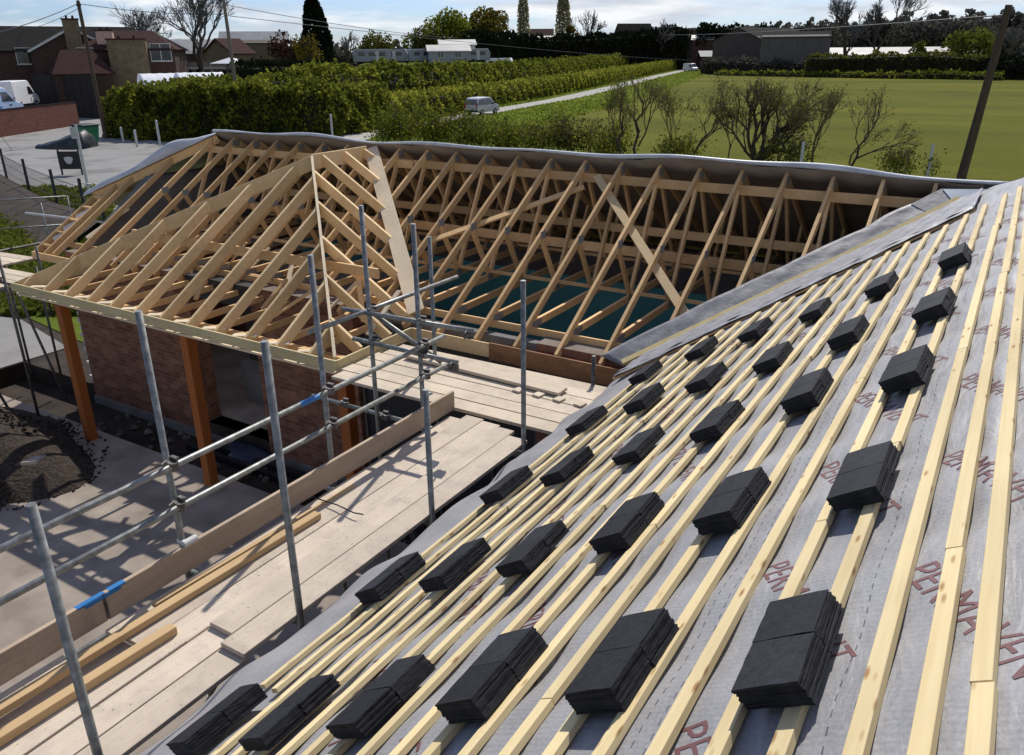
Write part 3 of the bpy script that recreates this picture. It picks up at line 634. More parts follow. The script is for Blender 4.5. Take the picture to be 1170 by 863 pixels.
# ---- porch roof (hipped, open rafters on posts)
CR, CL = Vector((-6.63, 6.65, ZE)), Vector((-13.75, 6.68, ZE)); PK = Vector((-9.79, 9.74, ZE+.62*3.09)); RB = Vector((-9.84, 11.12, PK.z))
def lerp(a, b, t_): return a+(b-a)*t_
rafter_bar('hip_rafter', CR+Vector((-.04, .04, .02)), PK+Vector((0, 0, .02)), .04, .17, 'pale')
rafter_bar('hip_rafter', CL+Vector((.04, .04, .02)), PK+Vector((0, 0, .02)), .04, .22, 'jack')
rafter_bar('ridge_board', PK+Vector((0, 0, .03)), RB+Vector((0, 0, .03)), .035, .24, 'jack')
JD = .155
for k in range(12):
    x = -7.08-.582*k
    if x > PK.x: q = (CR.x-x)/(CR.x-PK.x); top = lerp(CR, PK, q)
    else: q = (x-CL.x)/(PK.x-CL.x); top = lerp(CL, PK, q)
    if x < CL.x+.12: continue
    rafter_bar('jack_rafter', (x, 6.67, ZE), (x, top.y-.03, ZE+(top.y-.03-6.65)*(PK.z-ZE)/(PK.y-6.65)), .046, JD, 'jack')
vb_lo, vb_hi = Vector((-6.70, 8.35, zf(8.35)+.035)), Vector((-9.80, 11.20, zf(11.20)+.035))
for y in (7.16, 7.74, 8.32, 8.90, 9.46, 9.98, 10.52, 11.0):
    if y < PK.y: q = (y-CR.y)/(PK.y-CR.y); top = lerp(CR, PK, q)
    else: top = Vector((PK.x, y, PK.z))
    ex = CR.x if y < 8.3 else -6.63-(y-8.25)*1.06
    ez = ZE+(CR.x-ex)*.62
    rafter_bar('jack_rafter', (ex-.02, y, ez+.01), (top.x+.02, y, top.z), .046, JD, 'jack')
plank('valley_board', vb_lo, vb_hi, .24, .02, FN, 'pale')
for x in np.arange(-13.3, -6.8, .6):
    plank('ceiling_joist', (x, 6.72, ZE-.09), (x, 8.6, ZE-.09), .04, .09, mat='truss')
for i in range(16):
    x = -13.2+.42*i; y = 7.3+1.5*random.random(); plank('strut', (x, y, 2.66), (x+random.uniform(-.5, .5), y+random.uniform(.3, .9), 2.75+random.uniform(.1, .5)), .07, .03, mat='pale' if i % 3 == 0 else 'truss')
plank('porch_purlin', (-12.6, 8.2, 3.30), (-7.2, 8.2, 3.30), .05, .14, mat='truss'); plank('porch_beam', (-13.6, 6.92, 2.50), (-6.75, 6.92, 2.50), .09, .16, mat='truss')
for k in range(11): plank('soffit_noggin', (-13.3+.6*k, 6.69, ZE-.02), (-12.98+.6*k, 6.83, ZE-.01), .10, .025, mat='pale')
plank('fascia_board', (-13.79, 6.63, ZE-.065), (-6.59, 6.63, ZE-.065), .03, .135, mat='treated')
plank('soffit_batten', (-13.7, 6.66, ZE-.175), (-6.64, 6.66, ZE-.175), .05, .03, mat='pale')
plank('fascia_board', (-6.60, 6.64, ZE-.065), (-6.60, 8.10, ZE-.065), .03, .135, mat='treated')
plank('soffit_batten', (-6.66, 6.70, ZE-.175), (-6.66, 8.1, ZE-.175), .05, .03, mat='pale')
plank('fascia_board', (-13.77, 6.64, ZE-.065), (-13.77, 8.1, ZE-.065), .03, .135, mat='treated')
for i, x in enumerate((-12.68, -9.60, -6.56)):
    m = MB(); m.box((x-.06*(i == 2), 6.62+.16, 1.215), (.155, .155, 2.43)); m.build('porch_post', 'post', bung, bevel=.006)
# far wing fascia
plank('fascia_board', (-6.6, 8.12, 2.55), (-5.35, 8.12, 2.55), .028, .19, mat='jack')
plank('fascia_board', (-5.345, 8.12, 2.54), (-3.44, 8.14, 2.52), .028, .23, mat='oldfascia')
plank('fascia_board', (XV-.02, 8.12, 2.57), (-13.80, 8.12, 2.57), .03, .14, mat='truss')
# ---- walls
BK = 'brick'
def wall(nm, a, b, mat, kind=None): m = MB(); m.span(a, b); return m.build(nm, mat, bung)
WY = 8.30
wall('wall', (-15.0, WY, -.45), (-11.55, WY+.28, 2.70), BK); wall('wall', (-10.0, WY, -.45), (-7.85, WY+.28, 2.70), BK); wall('wall', (-4.75, WY, -.45), (-3.1, WY+.28, 2.70), BK)
wall('wall_footing', (-11.545, WY+.002, -.45), (-10.005, WY+.28, -.02), BK)
wall('plinth_course', (-15.0, WY-.05, -.42), (-7.9, WY-.002, -.24), 'interior')
wall('lintel', (-11.545, WY+.02, 2.32), (-10.005, WY+.26, 2.69), 'darkdoor')
wall('wall', (-15.0, 8.58, -.45), (-14.72, 14.0, 2.70), BK); mg = MB(); mg.prism([(8.6, 2.70), (13.97, 2.70), (2*D-hipy(-15.05), hipz(-15.05)-.10), (hipy(-15.05), hipz(-15.05)-.10)], (-15.0, 0, 0), (0, 1, 0), (0, 0, 1), (1, 0, 0), .28); mg.build('gable_wall', 'interior', bung); wall('wall', (-15.0, 14.0, -.45), (4.0, 14.28, 2.70), BK)
wall('wall_lining', (-14.7, 13.96, .2), (-1.0, 13.995, 1.95), 'teal'); wall('wall_lining', (-14.7, 13.97, 1.952), (-1.0, 13.996, 2.69), 'interior')
wall('wall', (-3.08, -2.4, -.45), (-2.8, WY-.002, 2.55), BK); wall('wall', (3.7, -2.4, -.45), (3.98, 13.99, 2.55), BK); wall('wall', (-2.79, -2.4, -.45), (3.69, -2.12, 2.55), BK)
wall('floor_slab', (-14.7, 8.6, -.3), (3.6, 13.95, .05), 'concrete')
wall('partition', (-12.9, 10.5, .06), (-8.2, 10.62, 2.5), 'interior'); wall('sill_block', (-11.6, 9.2, .06), (-10.0, 9.35, .85), 'interior')
wall('eaves_insulation', (-7.5, 8.36, 2.56), (-3.5, 8.5, 2.665), 'interior')
# toothed end of the wall under the porch's far left
m = MB()
for k in range(20): m.box((-15.06-(.05 if k % 2 else 0), WY+.14, -.35+.15*k), (.12, .20, .075))
m.build('toothed_wall_end', 'insul', bung)
# glazed screen beneath the far wing
dr = pivot('door', (-6.3, WY+.1, 0), bung)
m = MB(); m.span((-7.84, WY+.10, -.02), (-4.76, WY+.16, 2.38)); m.build('door_leaf', 'darkdoor', dr)
for x in (-7.8, -6.55, -5.5, -4.8): m = MB(); m.span((x-.02, WY+.06, 0), (x+.02, WY+.098, 2.36)); m.build('door_stile', 'greyclad', dr)

# =================================================================== SCAFFOLD AND BOARDS
SZ = 2.5; TR_ = .0242
scaf = thing('scaffold', (-4.2, 3.5, 0), 'galvanised tube scaffold with guardrails beside the battened roof', 'scaffold')
def tubeo(nm, p, q, parent=scaf, r=TR_, mat='steel'):
    m = MB(); m.tube(p, q, r, n=14); o = m.build(nm, mat, parent, smooth=False)
    for pl in o.data.polygons: pl.use_smooth = len(pl.vertices) == 4
    return o
def coupler(p, ax='Y', parent=scaf):
    m = MB(); p = Vector(p); d = Vector((0, 1, 0)) if ax == 'Y' else Vector((1, 0, 0))
    m.tube(p-d*.028, p+d*.028, .036, n=10); m.tube(p+Vector((.045, .0, -.03)), p+Vector((.045, .0, .03)), .034, n=10); m.box(p+Vector((.02, .03, .045)), (.07, .03, .02)); m.tube(p+Vector((.02, -.03, .05)), p+Vector((.05, -.10, .055)), .008, n=6)
    return m.build('coupler', 'steeldark', parent)
XI, XO = -3.575, -4.79
for y, z1 in ((1.57, 4.19), (3.03, 4.54), (4.52, 3.69), (6.0, 4.21)): tubeo('standard', (XI, y, 0), (XI, y, z1))
for x, y, z1 in ((XO, 3.05, 4.53), (XO, 4.64, 4.58), (XO, 6.0, 4.60), (-5.43, 6.0, 4.72), (-5.74, 7.48, 4.10), (XO, 1.45, 4.2)): tubeo('standard', (x, y, 0), (x, y, z1))
tubeo('standard', (-3.74, 7.86, 1.6), (-3.74, 7.86, 2.86), mat='steeldark')
for z, y1 in ((3.39, 6.32), (3.06, 6.42)):
    tubeo('guardrail', (XO+.07, -.6, z), (XO+.07, y1, z))
    for y in (3.05, 4.64, 6.0, 1.45): coupler((XO+.03, y, z))
m = MB(); m.tube((XO+.07, 4.28, 3.39), (XO+.07, 4.50, 3.39), .0252, n=14); m.build('tape_band', 'tape', scaf)
def zrail(nm, a, b, z): p = at(*a, z); q = at(*b, z); return tubeo(nm, p, q)
zrail('guardrail', (392, 353), (540, 378.5), 3.62); zrail('guardrail', (404, 387), (522, 414.5), 3.30)
tubeo('guardrail', (-5.50, 5.2, 3.62), (-5.46, 7.62, 3.62)); tubeo('brace', (-5.5, 6.06, 3.62), (-4.75, 6.3, 3.1))
for p in ((-5.43, 6.03, 3.62), (-5.43, 6.03, 3.30)): coupler(p, 'X')
for q, z in (((480, 367.6), 3.62), ((482, 404.8), 3.30)): coupler(at(*q, z), 'X')
for q, z in (((533, 377), 3.62), ((516, 413), 3.30)): coupler(at(*q, z)+Vector((0, 0, -.05)), 'Y')
for z in (2.41, 1.2): tubeo('ledger', (XO-.06, -.6, z-.1), (XO-.06, 6.3, z-.1)); tubeo('ledger', (XI, -.6, z), (XI, 7.9, z))
for y in (.2, 1.57, 3.03, 4.52, 5.95): tubeo('transom', (XI+.1, y+.06, 2.43), (XO-.12, y+.06, 2.43))
tubeo('ledger', (-6.5, 6.1, 2.41), (-3.6, 6.1, 2.41)); tubeo('ledger', (-6.5, 7.7, 2.41), (-3.6, 7.7, 2.41)); coupler((-6.02, 6.1, 2.42), 'X'); coupler((-5.4, 6.06, 2.42), 'X')
# slender brace tubes down to the slab
tubeo('brace', (XO-.05, 4.5, 2.2), (XO-.02, 1.7, .3), r=.012, mat='steeldark')
# boards
bgroup = 'loose scaffold boards of the walkway'
def board(p, q, mat, label, w=.219, th=.038, name='scaffold_board', group=bgroup, up=(0, 0, 1), cat='board'):
    c = (Vector(p)+Vector(q))/2; r_ = thing(name, c, label, cat, group) if False else None
    m = MB(); m.bar(p, q, w, th, up, True); o = m.build(name, mat, None, bevel=.003)
    me = o.data; me.transform(Matrix.Translation(-c)); o.location = c; return tag(o, label, cat, group)
board((-3.705, 2.56, 2.575), (-3.70, 6.10, 2.572), 'board', 'raised pale board along the roof side of the walkway, from tile stacks to corner')
board((-3.935, 2.66, 2.572), (-3.925, 6.22, 2.570), 'board', 'raised pale board with a split end, second from the roof side')
board((-4.165, 2.48, 2.535), (-4.155, 6.32, 2.535), 'board', 'long pale board third from the roof side, ending beneath the corner deck')
board((-4.40, 2.3, 2.532), (-4.385, 6.36, 2.532), 'board', 'long pale board next to the toe board at the corner end')
board((-3.70, -1.0, 2.53), (-3.705, 2.60, 2.53), 'board', 'pale board nearest the tile stacks in the foreground')
board((-3.93, -1.0, 2.53), (-3.935, 2.70, 2.53), 'board', 'foreground board with a brown stain near its butted end')
board((-4.165, -1.0, 2.527), (-4.17, 2.90, 2.538), 'board', 'foreground board lapped over the end of another, beside yellow timbers')
board((-4.40, -1.0, 2.49), (-4.40, 2.30, 2.49), 'board', 'lower foreground board under the sawn timbers')
board((-4.62, -1.0, 2.475), (-4.615, 2.02, 2.475), 'board', 'greyish foreground board tight against the toe board', w=.2)
board((-4.60, 2.30, 2.49), (-4.60, 6.30, 2.50), 'board', 'narrow strip board behind the timbers below the toe board', w=.16)
# corner deck boards run the other way
for i, (y, x0, x1, lab) in enumerate(((6.54, -6.50, -3.50, 'front board of the corner deck above the dark door'), (6.775, -6.62, -3.44, 'second board from the front of the corner deck'), (7.01, -6.55, -3.42, 'third board from the front of the corner deck'),
                               (7.245, -6.6, -3.40, 'fourth board of the corner deck, partly under the loose plank'), (7.48, -6.5, -3.5, 'rear board of the corner deck nearest the brown fascia'))):
    board((x0, y, 2.54+.002*(i % 2)), (x1, y+.01, 2.54+.002*(i % 2)), 'boardX', lab, group='boards of the corner deck')
board((-6.1, 7.42, 2.60), (-3.86, 7.34, 2.595), 'boardX', 'loose plank lying on top of the corner deck', group='boards of the corner deck', w=.2)
board((-6.55, 7.75, 2.50), (-3.45, 7.78, 2.50), 'boardX', 'shadowed plank beneath the brown fascia board', group='boards of the corner deck', w=.2)
for i in range(4):
    x = -4.35+.26*i; board((x, 7.12, 2.5655), (x+.02, 7.235, 2.5655), 'boardX', ('leftmost', 'second', 'third', 'rightmost')[i]+' short offcut lying at the end of the loose plank', w=.10, th=.022, name='offcut', group='offcuts on the corner deck', cat='offcut')
tb = MB(); tb.bar((XO+.05, -1.0, 2.62), (XO+.05, 2.36, 2.62), .036, .215); tob = tb.build('toe_board', 'toe', scaf, bevel=.003)
tb = MB(); tb.bar((XO+.052, 2.37, 2.62), (XO+.06, 6.45, 2.62), .036, .215); tb.build('toe_board', 'toe', scaf, bevel=.003)
m = MB(); m.box((XO+.05, 2.28, 2.722), (.042, .20, .012)); m.box((XO+.052, 2.47, 2.722), (.044, .12, .014)); m.box((XO+.0745, 2.36, 2.708), (.004, .26, .026)); m.build('tape_band', 'tape', scaf)
m = MB(); m.box((XO+.072, 2.365, 2.63), (.008, .02, .2)); m.build('joint_strap', 'steeldark', scaf)
m = MB(); m.tube((XO+.05, 3.02, 2.735), (XO+.05, 3.14, 2.735), .03, n=10); m.box((XO+.01, 3.04, 2.745), (.07, .035, .03)); m.build('board_clamp', 'offwhite', scaf, bevel=.004)
tb = MB(); tb.tube((XO-.02, 6.5, 2.5), (XO+.1, 6.5, 2.5), .024); tb.build('ledger', 'steel', scaf)
# sawn timbers lying on the boards
tg = 'sawn timbers lying on the walkway'
board((-4.52, -.8, 2.60), (-4.40, 4.05, 2.585), 'timber', 'long yellow sawn timber lying beside the toe board', w=.075, th=.05, name='timber_length', group=tg, cat='timber')
board((-4.33, -.8, 2.60), (-4.20, 2.50, 2.60), 'timber', 'shorter orange sawn timber with a notched end in the foreground', w=.075, th=.06, name='timber_length', group=tg, cat='timber')
board((-4.56, 2.6, 2.555), (-4.50, 4.6, 2.552), 'timber', 'thin orange timber strip farther along the toe board', w=.04, th=.03, name='timber_length', group=tg, cat='timber')
# thin cable lying over the boards
m = MB(); m.path([at(360, 569, 2.56), at(385, 577, 2.575), at(404, 586, 2.58), at(415, 588, 2.585)], .006, 6)
tag(m.build('cable', 'blacksteel'), 'short black cable lying across the pale walkway boards', 'cable')
# ---- second scaffold by the far left gable, with its deck
sc2 = thing('scaffold', (-15.5, 7.4, 0), 'dark tube scaffold with a low deck at the far left gable', 'scaffold')
P = at(47, 487); tubeo('standard', P, (P.x, P.y, 3.15), sc2, mat='steeldark')
for px, py, zt in ((70, 430, 2.3), (36, 425, 2.3)): Q = at(px, py); tubeo('standard', Q, (Q.x, Q.y, zt), sc2, mat='steeldark')
tubeo('ledger', (-17.6, 6.55, 2.72), (-13.9, 6.75, 2.55), sc2, mat='steeldark'); tubeo('ledger', (-14.3, 6.3, 2.42), (-14.3, 9.4, 2.42), sc2, mat='steeldark'); tubeo('ledger', (-17.4, 6.5, 2.42), (-17.4, 9.4, 2.42), sc2, mat='steeldark')
tubeo('brace', (-14.6, 6.5, .1), (-16.6, 6.6, 2.4), sc2, mat='steeldark'); tubeo('brace', (-14.4, 7.4, .1), (-15.6, 7.5, 2.4), sc2, mat='steeldark')
tubeo('guardrail', (-17.6, 9.1, 3.05), (-15.2, 9.3, 3.05), sc2, mat='offwhite')
coupler((-14.3, 6.7, 2.6), 'X', sc2); tubeo('standard', (-15.2, 7.9, 1.5), (-15.2, 7.9, 2.85), sc2, mat='steeldark')
for i, lab in enumerate(('outermost pale board of the far left deck', 'second board of the far left deck', 'middle board of the far left deck', 'fourth board of the far left deck', 'board of the far left deck closest to the gable', 'back board of the far left deck', 'rearmost board of the far left deck')):
    y = 6.75+.235*i; board((-18.6, y-.25, 2.47), (-14.35 if i < 4 else -15.95, y, 2.47), 'boardX', lab, group='boards of the far left deck')
rl = thing('safety_barrier', at(25, 345), 'galvanised guard rail frame standing on the grass beyond the left deck', 'guard rail')
Pa, Pb = far(8, 29), far(42, 30)
for q in (Pa, Pb): tubeo('rail_post', q, (q.x, q.y, 1.9), rl)
for z in (1.85, .95): tubeo('rail_tube', (Pa.x-3, Pa.y-1.5, z), (Pb.x, Pb.y, z+.05), rl)

# =================================================================== SITE CLUTTER
hp = MB(); hv = []; n_r, n_a = 26, 44; hc = Vector((-14.3, 5.0, 0))
for i in range(n_r+1):
    for j in range(n_a):
        t_ = i/n_r; a = 2*math.pi*j/n_a; rad = t_*(2.2+.4*math.sin(2*a+.5)+.22*math.sin(5*a)); h = .95*(1-t_**1.5)+(.07*math.sin(7*a+9*t_)*math.sin(5*t_*3)+random.uniform(-.06, .06))*(1-t_)
        hv.append((hc.x+rad*math.cos(a)*1.15, hc.y+rad*math.sin(a)*.85, max(.0, h)+.008))
hf = [(i*n_a+j, i*n_a+(j+1) % n_a, (i+1)*n_a+(j+1) % n_a, (i+1)*n_a+j) for i in range(n_r) for j in range(n_a)]
hp.add(hv, hf)
for _ in range(2400):
    a = random.uniform(0, 6.28); t_ = math.sqrt(random.random())*1.10; rad = t_*(2.2+.4*math.sin(2*a+.5)); h = .93*(1-min(1, t_)**1.5); s = random.uniform(.015, .045)*(1 if random.random() < .93 else 2)
    c = Vector((hc.x+rad*math.cos(a)*1.15, hc.y+rad*math.sin(a)*.85, h+.01)); d1 = Vector((random.gauss(0, 1), random.gauss(0, 1), random.gauss(0, .5))).normalized(); d2 = d1.orthogonal().normalized(); d3 = d1.cross(d2)
    hp.add([c+d1*s, c-d1*s*.9, c+d2*s*.8, c-d2*s*.9, c+d3*s*.6, c-d3*s*.6], [(0, 2, 4), (2, 1, 4), (1, 3, 4), (3, 0, 4), (2, 0, 5), (1, 2, 5), (3, 1, 5), (0, 3, 5)])
o = hp.build('gravel', 'heap'); tag(o, 'dark heap of gravel spread on the slab', 'gravel', kind='stuff')
m = MB()
for _ in range(130):
    p = (random.uniform(-14, -5.2), random.uniform(7.1, 8.2), -.4); s = random.uniform(.03, .09); m.tube(p, (p[0]+random.uniform(-.05, .05), p[1]+.02, p[2]+s), s, s*.5, n=5)
tag(m.build('rubble', 'stone'), 'rubble lying in the trench along the wall', 'rubble', kind='stuff')
# bundle of plastic by the wall, and channel drain
m = MB(); bc = at(285, 518, -.3); vs = []
for i in range(7):
    for j in range(14):
        a = 2*math.pi*j/14; t_ = math.pi/2*i/6; r_ = .42*math.cos(t_)*(1+.15*math.sin(3*a)+.08*math.sin(7*a+i)); vs.append((bc.x+r_*1.5*math.cos(a), bc.y+r_*.7*math.sin(a), -.4+.24*math.sin(t_)+.02*math.sin(5*a+2*i)))
m.add(vs, [(i*14+j, i*14+(j+1) % 14, (i+1)*14+(j+1) % 14, (i+1)*14+j) for i in range(6) for j in range(14)]); tag(m.build('plastic_bundle', 'bluebag', smooth=True), 'dark blue plastic bundle dumped in the trench by the wall', 'plastic bundle')
for i, (y, z, lab) in enumerate(((8.05, -.36, 'upper black edging strip along the foot of the porch wall'), (7.85, -.385, 'lower black edging strip in the trench'))):
    m = MB(); m.bar((-11.6, y, z+.06), (-8.0, y-.02, z+.06), .10, .10); tag(m.build('edging_strip', 'blacksteel'), lab, 'edging strip')
m = MB(); m.box(at(40, 532, .75)+Vector((0, 0, .08)), (.30, .2, .05), (Vector((.9, .3, .2)).normalized(), Vector((-.3, .9, 0)).normalized(), Vector((-.1, 0, 1)))); tag(m.build('stone_slab', 'concrete', bevel=.01), 'flat broken slab lying on the gravel heap', 'slab')

# =================================================================== VEGETATION
def tree_skeleton(base, h, spread, depth=5, seed=0, split=3, trunk_r=.2, lean=(0, 0), first=.28, up=.5, low=False):
    """recursive limbs; returns (segments, tips)"""
    r_ = random.Random(seed); segs = []; tips = []
    def grow(p, d, L, rad, k):
        q = p+d*L; bend = Vector((r_.gauss(0, .08), r_.gauss(0, .08), r_.gauss(0, .04)))*L; mid = p.lerp(q, .5)+bend
        segs.append((p, mid, rad, rad*.86)); segs.append((mid, q, rad*.86, rad*.70))
        if k == 0: tips.append(q); return
        n = split if k > 1 else split+1
        for i in range(n):
            a = r_.uniform(0, 6.28); s = spread*(.55+.75*r_.random())
            side = d.orthogonal().normalized(); side = Matrix.Rotation(a+i*6.28/n, 3, d) @ side
            nd = (d+side*s+Vector((0, 0, up*.35))).normalized()
            st = q if i == 0 else p.lerp(q, r_.uniform(.55, 1.0))
            grow(st, nd, L*r_.uniform(.62, .86), rad*(.70 if i == 0 else .55), k-1)
    grow(Vector(base), Vector((lean[0], lean[1], 1)).normalized(), h*first, trunk_r, depth)
    return segs, tips
def scale_segs(segs, tips, base, h):
    top = max(max(s[1].z for s in segs), max(t_.z for t_ in tips))-base[2]; k = h/top; B = Vector(base)
    f = lambda v: B+(v-B)*k
    return [(f(a), f(b), r1, r2) for a, b, r1, r2 in segs], [f(t_) for t_ in tips]
def seg_mesh(name, segs, mat, parent, n=4, rmin=0.0):
    V = []; F = []; 
    for a, b, r1, r2 in segs:
        d = (b-a).normalized(); u = d.orthogonal().normalized(); w_ = d.cross(u); o = len(V)
        for c, rr in ((a, max(r1, rmin)), (b, max(r2, rmin))):
            for i in range(n): t_ = 2*math.pi*i/n; V.append(tuple(c+u*(rr*math.cos(t_))+w_*(rr*math.sin(t_))))
        for i in range(n): F.append((o+i, o+(i+1) % n, o+n+(i+1) % n, o+n+i))
    return raw(name, np.array(V), np.array(F), mat, parent)
def bare_tree(base, h, label, cat='tree', spread=.55, depth=6, seed=1, trunk_r=.25, mat='twig', rmin=.02, group=None, name='bare_tree', first=.26, bark='bark', buds=0, up=.5, lean=(0, 0), split=3, budmat='lime'):
    segs, tips = tree_skeleton(base, h, spread, depth, seed, split, trunk_r, lean, first, up); segs, tips = scale_segs(segs, tips, base, h)
    t_ = thing(name, base, label, cat, group); big = [s for s in segs if s[2] > trunk_r*.22]; small = [s for s in segs if s[2] <= trunk_r*.22]
    seg_mesh('trunk', big, bark, t_, 6, rmin); seg_mesh('twigs', small, mat, t_, 3, rmin*.6)
    if buds:
        C = np.array([tuple(x) for x in tips]); k = max(1, int(buds/len(C))); C = np.repeat(C, k, 0)+rng.normal(size=(len(C)*k, 3))*h*.03; leaves('crown', C, h*.016, budmat, t_)
    return t_
def crown_pts(n, fn):
    out = []
    while len(out) < n:
        p = fn()
        if p is not None: out.append(p)
    return np.array(out)
def leafy_tree(base, h, w, label, mat, seed=1, n=2500, size=None, cat='tree', group=None, trunk_h=.3, name='leafy_tree', lobes=14, shape='round'):
    r_ = random.Random(seed); t_ = thing(name, base, label, cat, group); B = Vector(base); size = size or h*.045
    segs, tips = tree_skeleton(base, h*.8, .5, 4, seed, 3, h*.022, first=.3); segs, tips = scale_segs(segs, tips, base, h*.86)
    if shape == 'round':
        kx = w*.5/(max(max(abs(q.x-B.x), abs(q.y-B.y)) for q in tips)+.01)*.85
        f = lambda v: Vector((B.x+(v.x-B.x)*kx, B.y+(v.y-B.y)*kx, v.z)); segs = [(f(a), f(b), c, d) for a, b, c, d in segs]
        cl = []
        for i in range(lobes):
            a = r_.uniform(0, 6.28); e = r_.uniform(-.35, 1); rr = math.sqrt(max(0, 1-e*e))*.62
            cl.append((Vector((B.x+math.cos(a)*rr*w*.5, B.y+math.sin(a)*rr*w*.5, B.z+h*(trunk_h+(1-trunk_h)*(.46+.36*e)))), w*r_.uniform(.17, .27)))
        def fn():
            c, rad = cl[r_.randrange(len(cl))]; v = Vector((r_.gauss(0, 1), r_.gauss(0, 1), r_.gauss(0, .85))).normalized()*rad*(.55+.45*r_.random()**.5); return tuple(c+v)
    elif shape == 'cone':
        def fn():
            q = r_.random()**.8; a = r_.uniform(0, 6.28); rad = w*.5*(1-q)**.75*(.75+.25*r_.random())*(1+.18*math.sin(3*a+9*q)); return (B.x+rad*math.cos(a), B.y+rad*math.sin(a), B.z+h*(.03+.97*q)+r_.gauss(0, h*.01))
        segs = [(B, B+Vector((0, 0, h*.95)), h*.02, .01)]
    else:  # column
        def fn():
            q = r_.random(); a = r_.uniform(0, 6.28); rad = w*.5*math.sin(math.pi*min(1, .12+q*.85))**.5*(.5+.5*r_.random()); return (B.x+rad*math.cos(a), B.y+rad*math.sin(a), B.z+h*(.05+.95*q))
        segs = [(B, B+Vector((0, 0, h*.92)), h*.016, .02)]+[(B+Vector((0, 0, h*q)), B+Vector((math.cos(q*40)*w*.35, math.sin(q*40)*w*.35, h*(q+.2))), .05, .02) for q in np.linspace(.05, .75, 30)]
    seg_mesh('trunk', segs, 'bark', t_, 5, .03); leaves('crown', crown_pts(n, fn), size, mat, t_); return t_

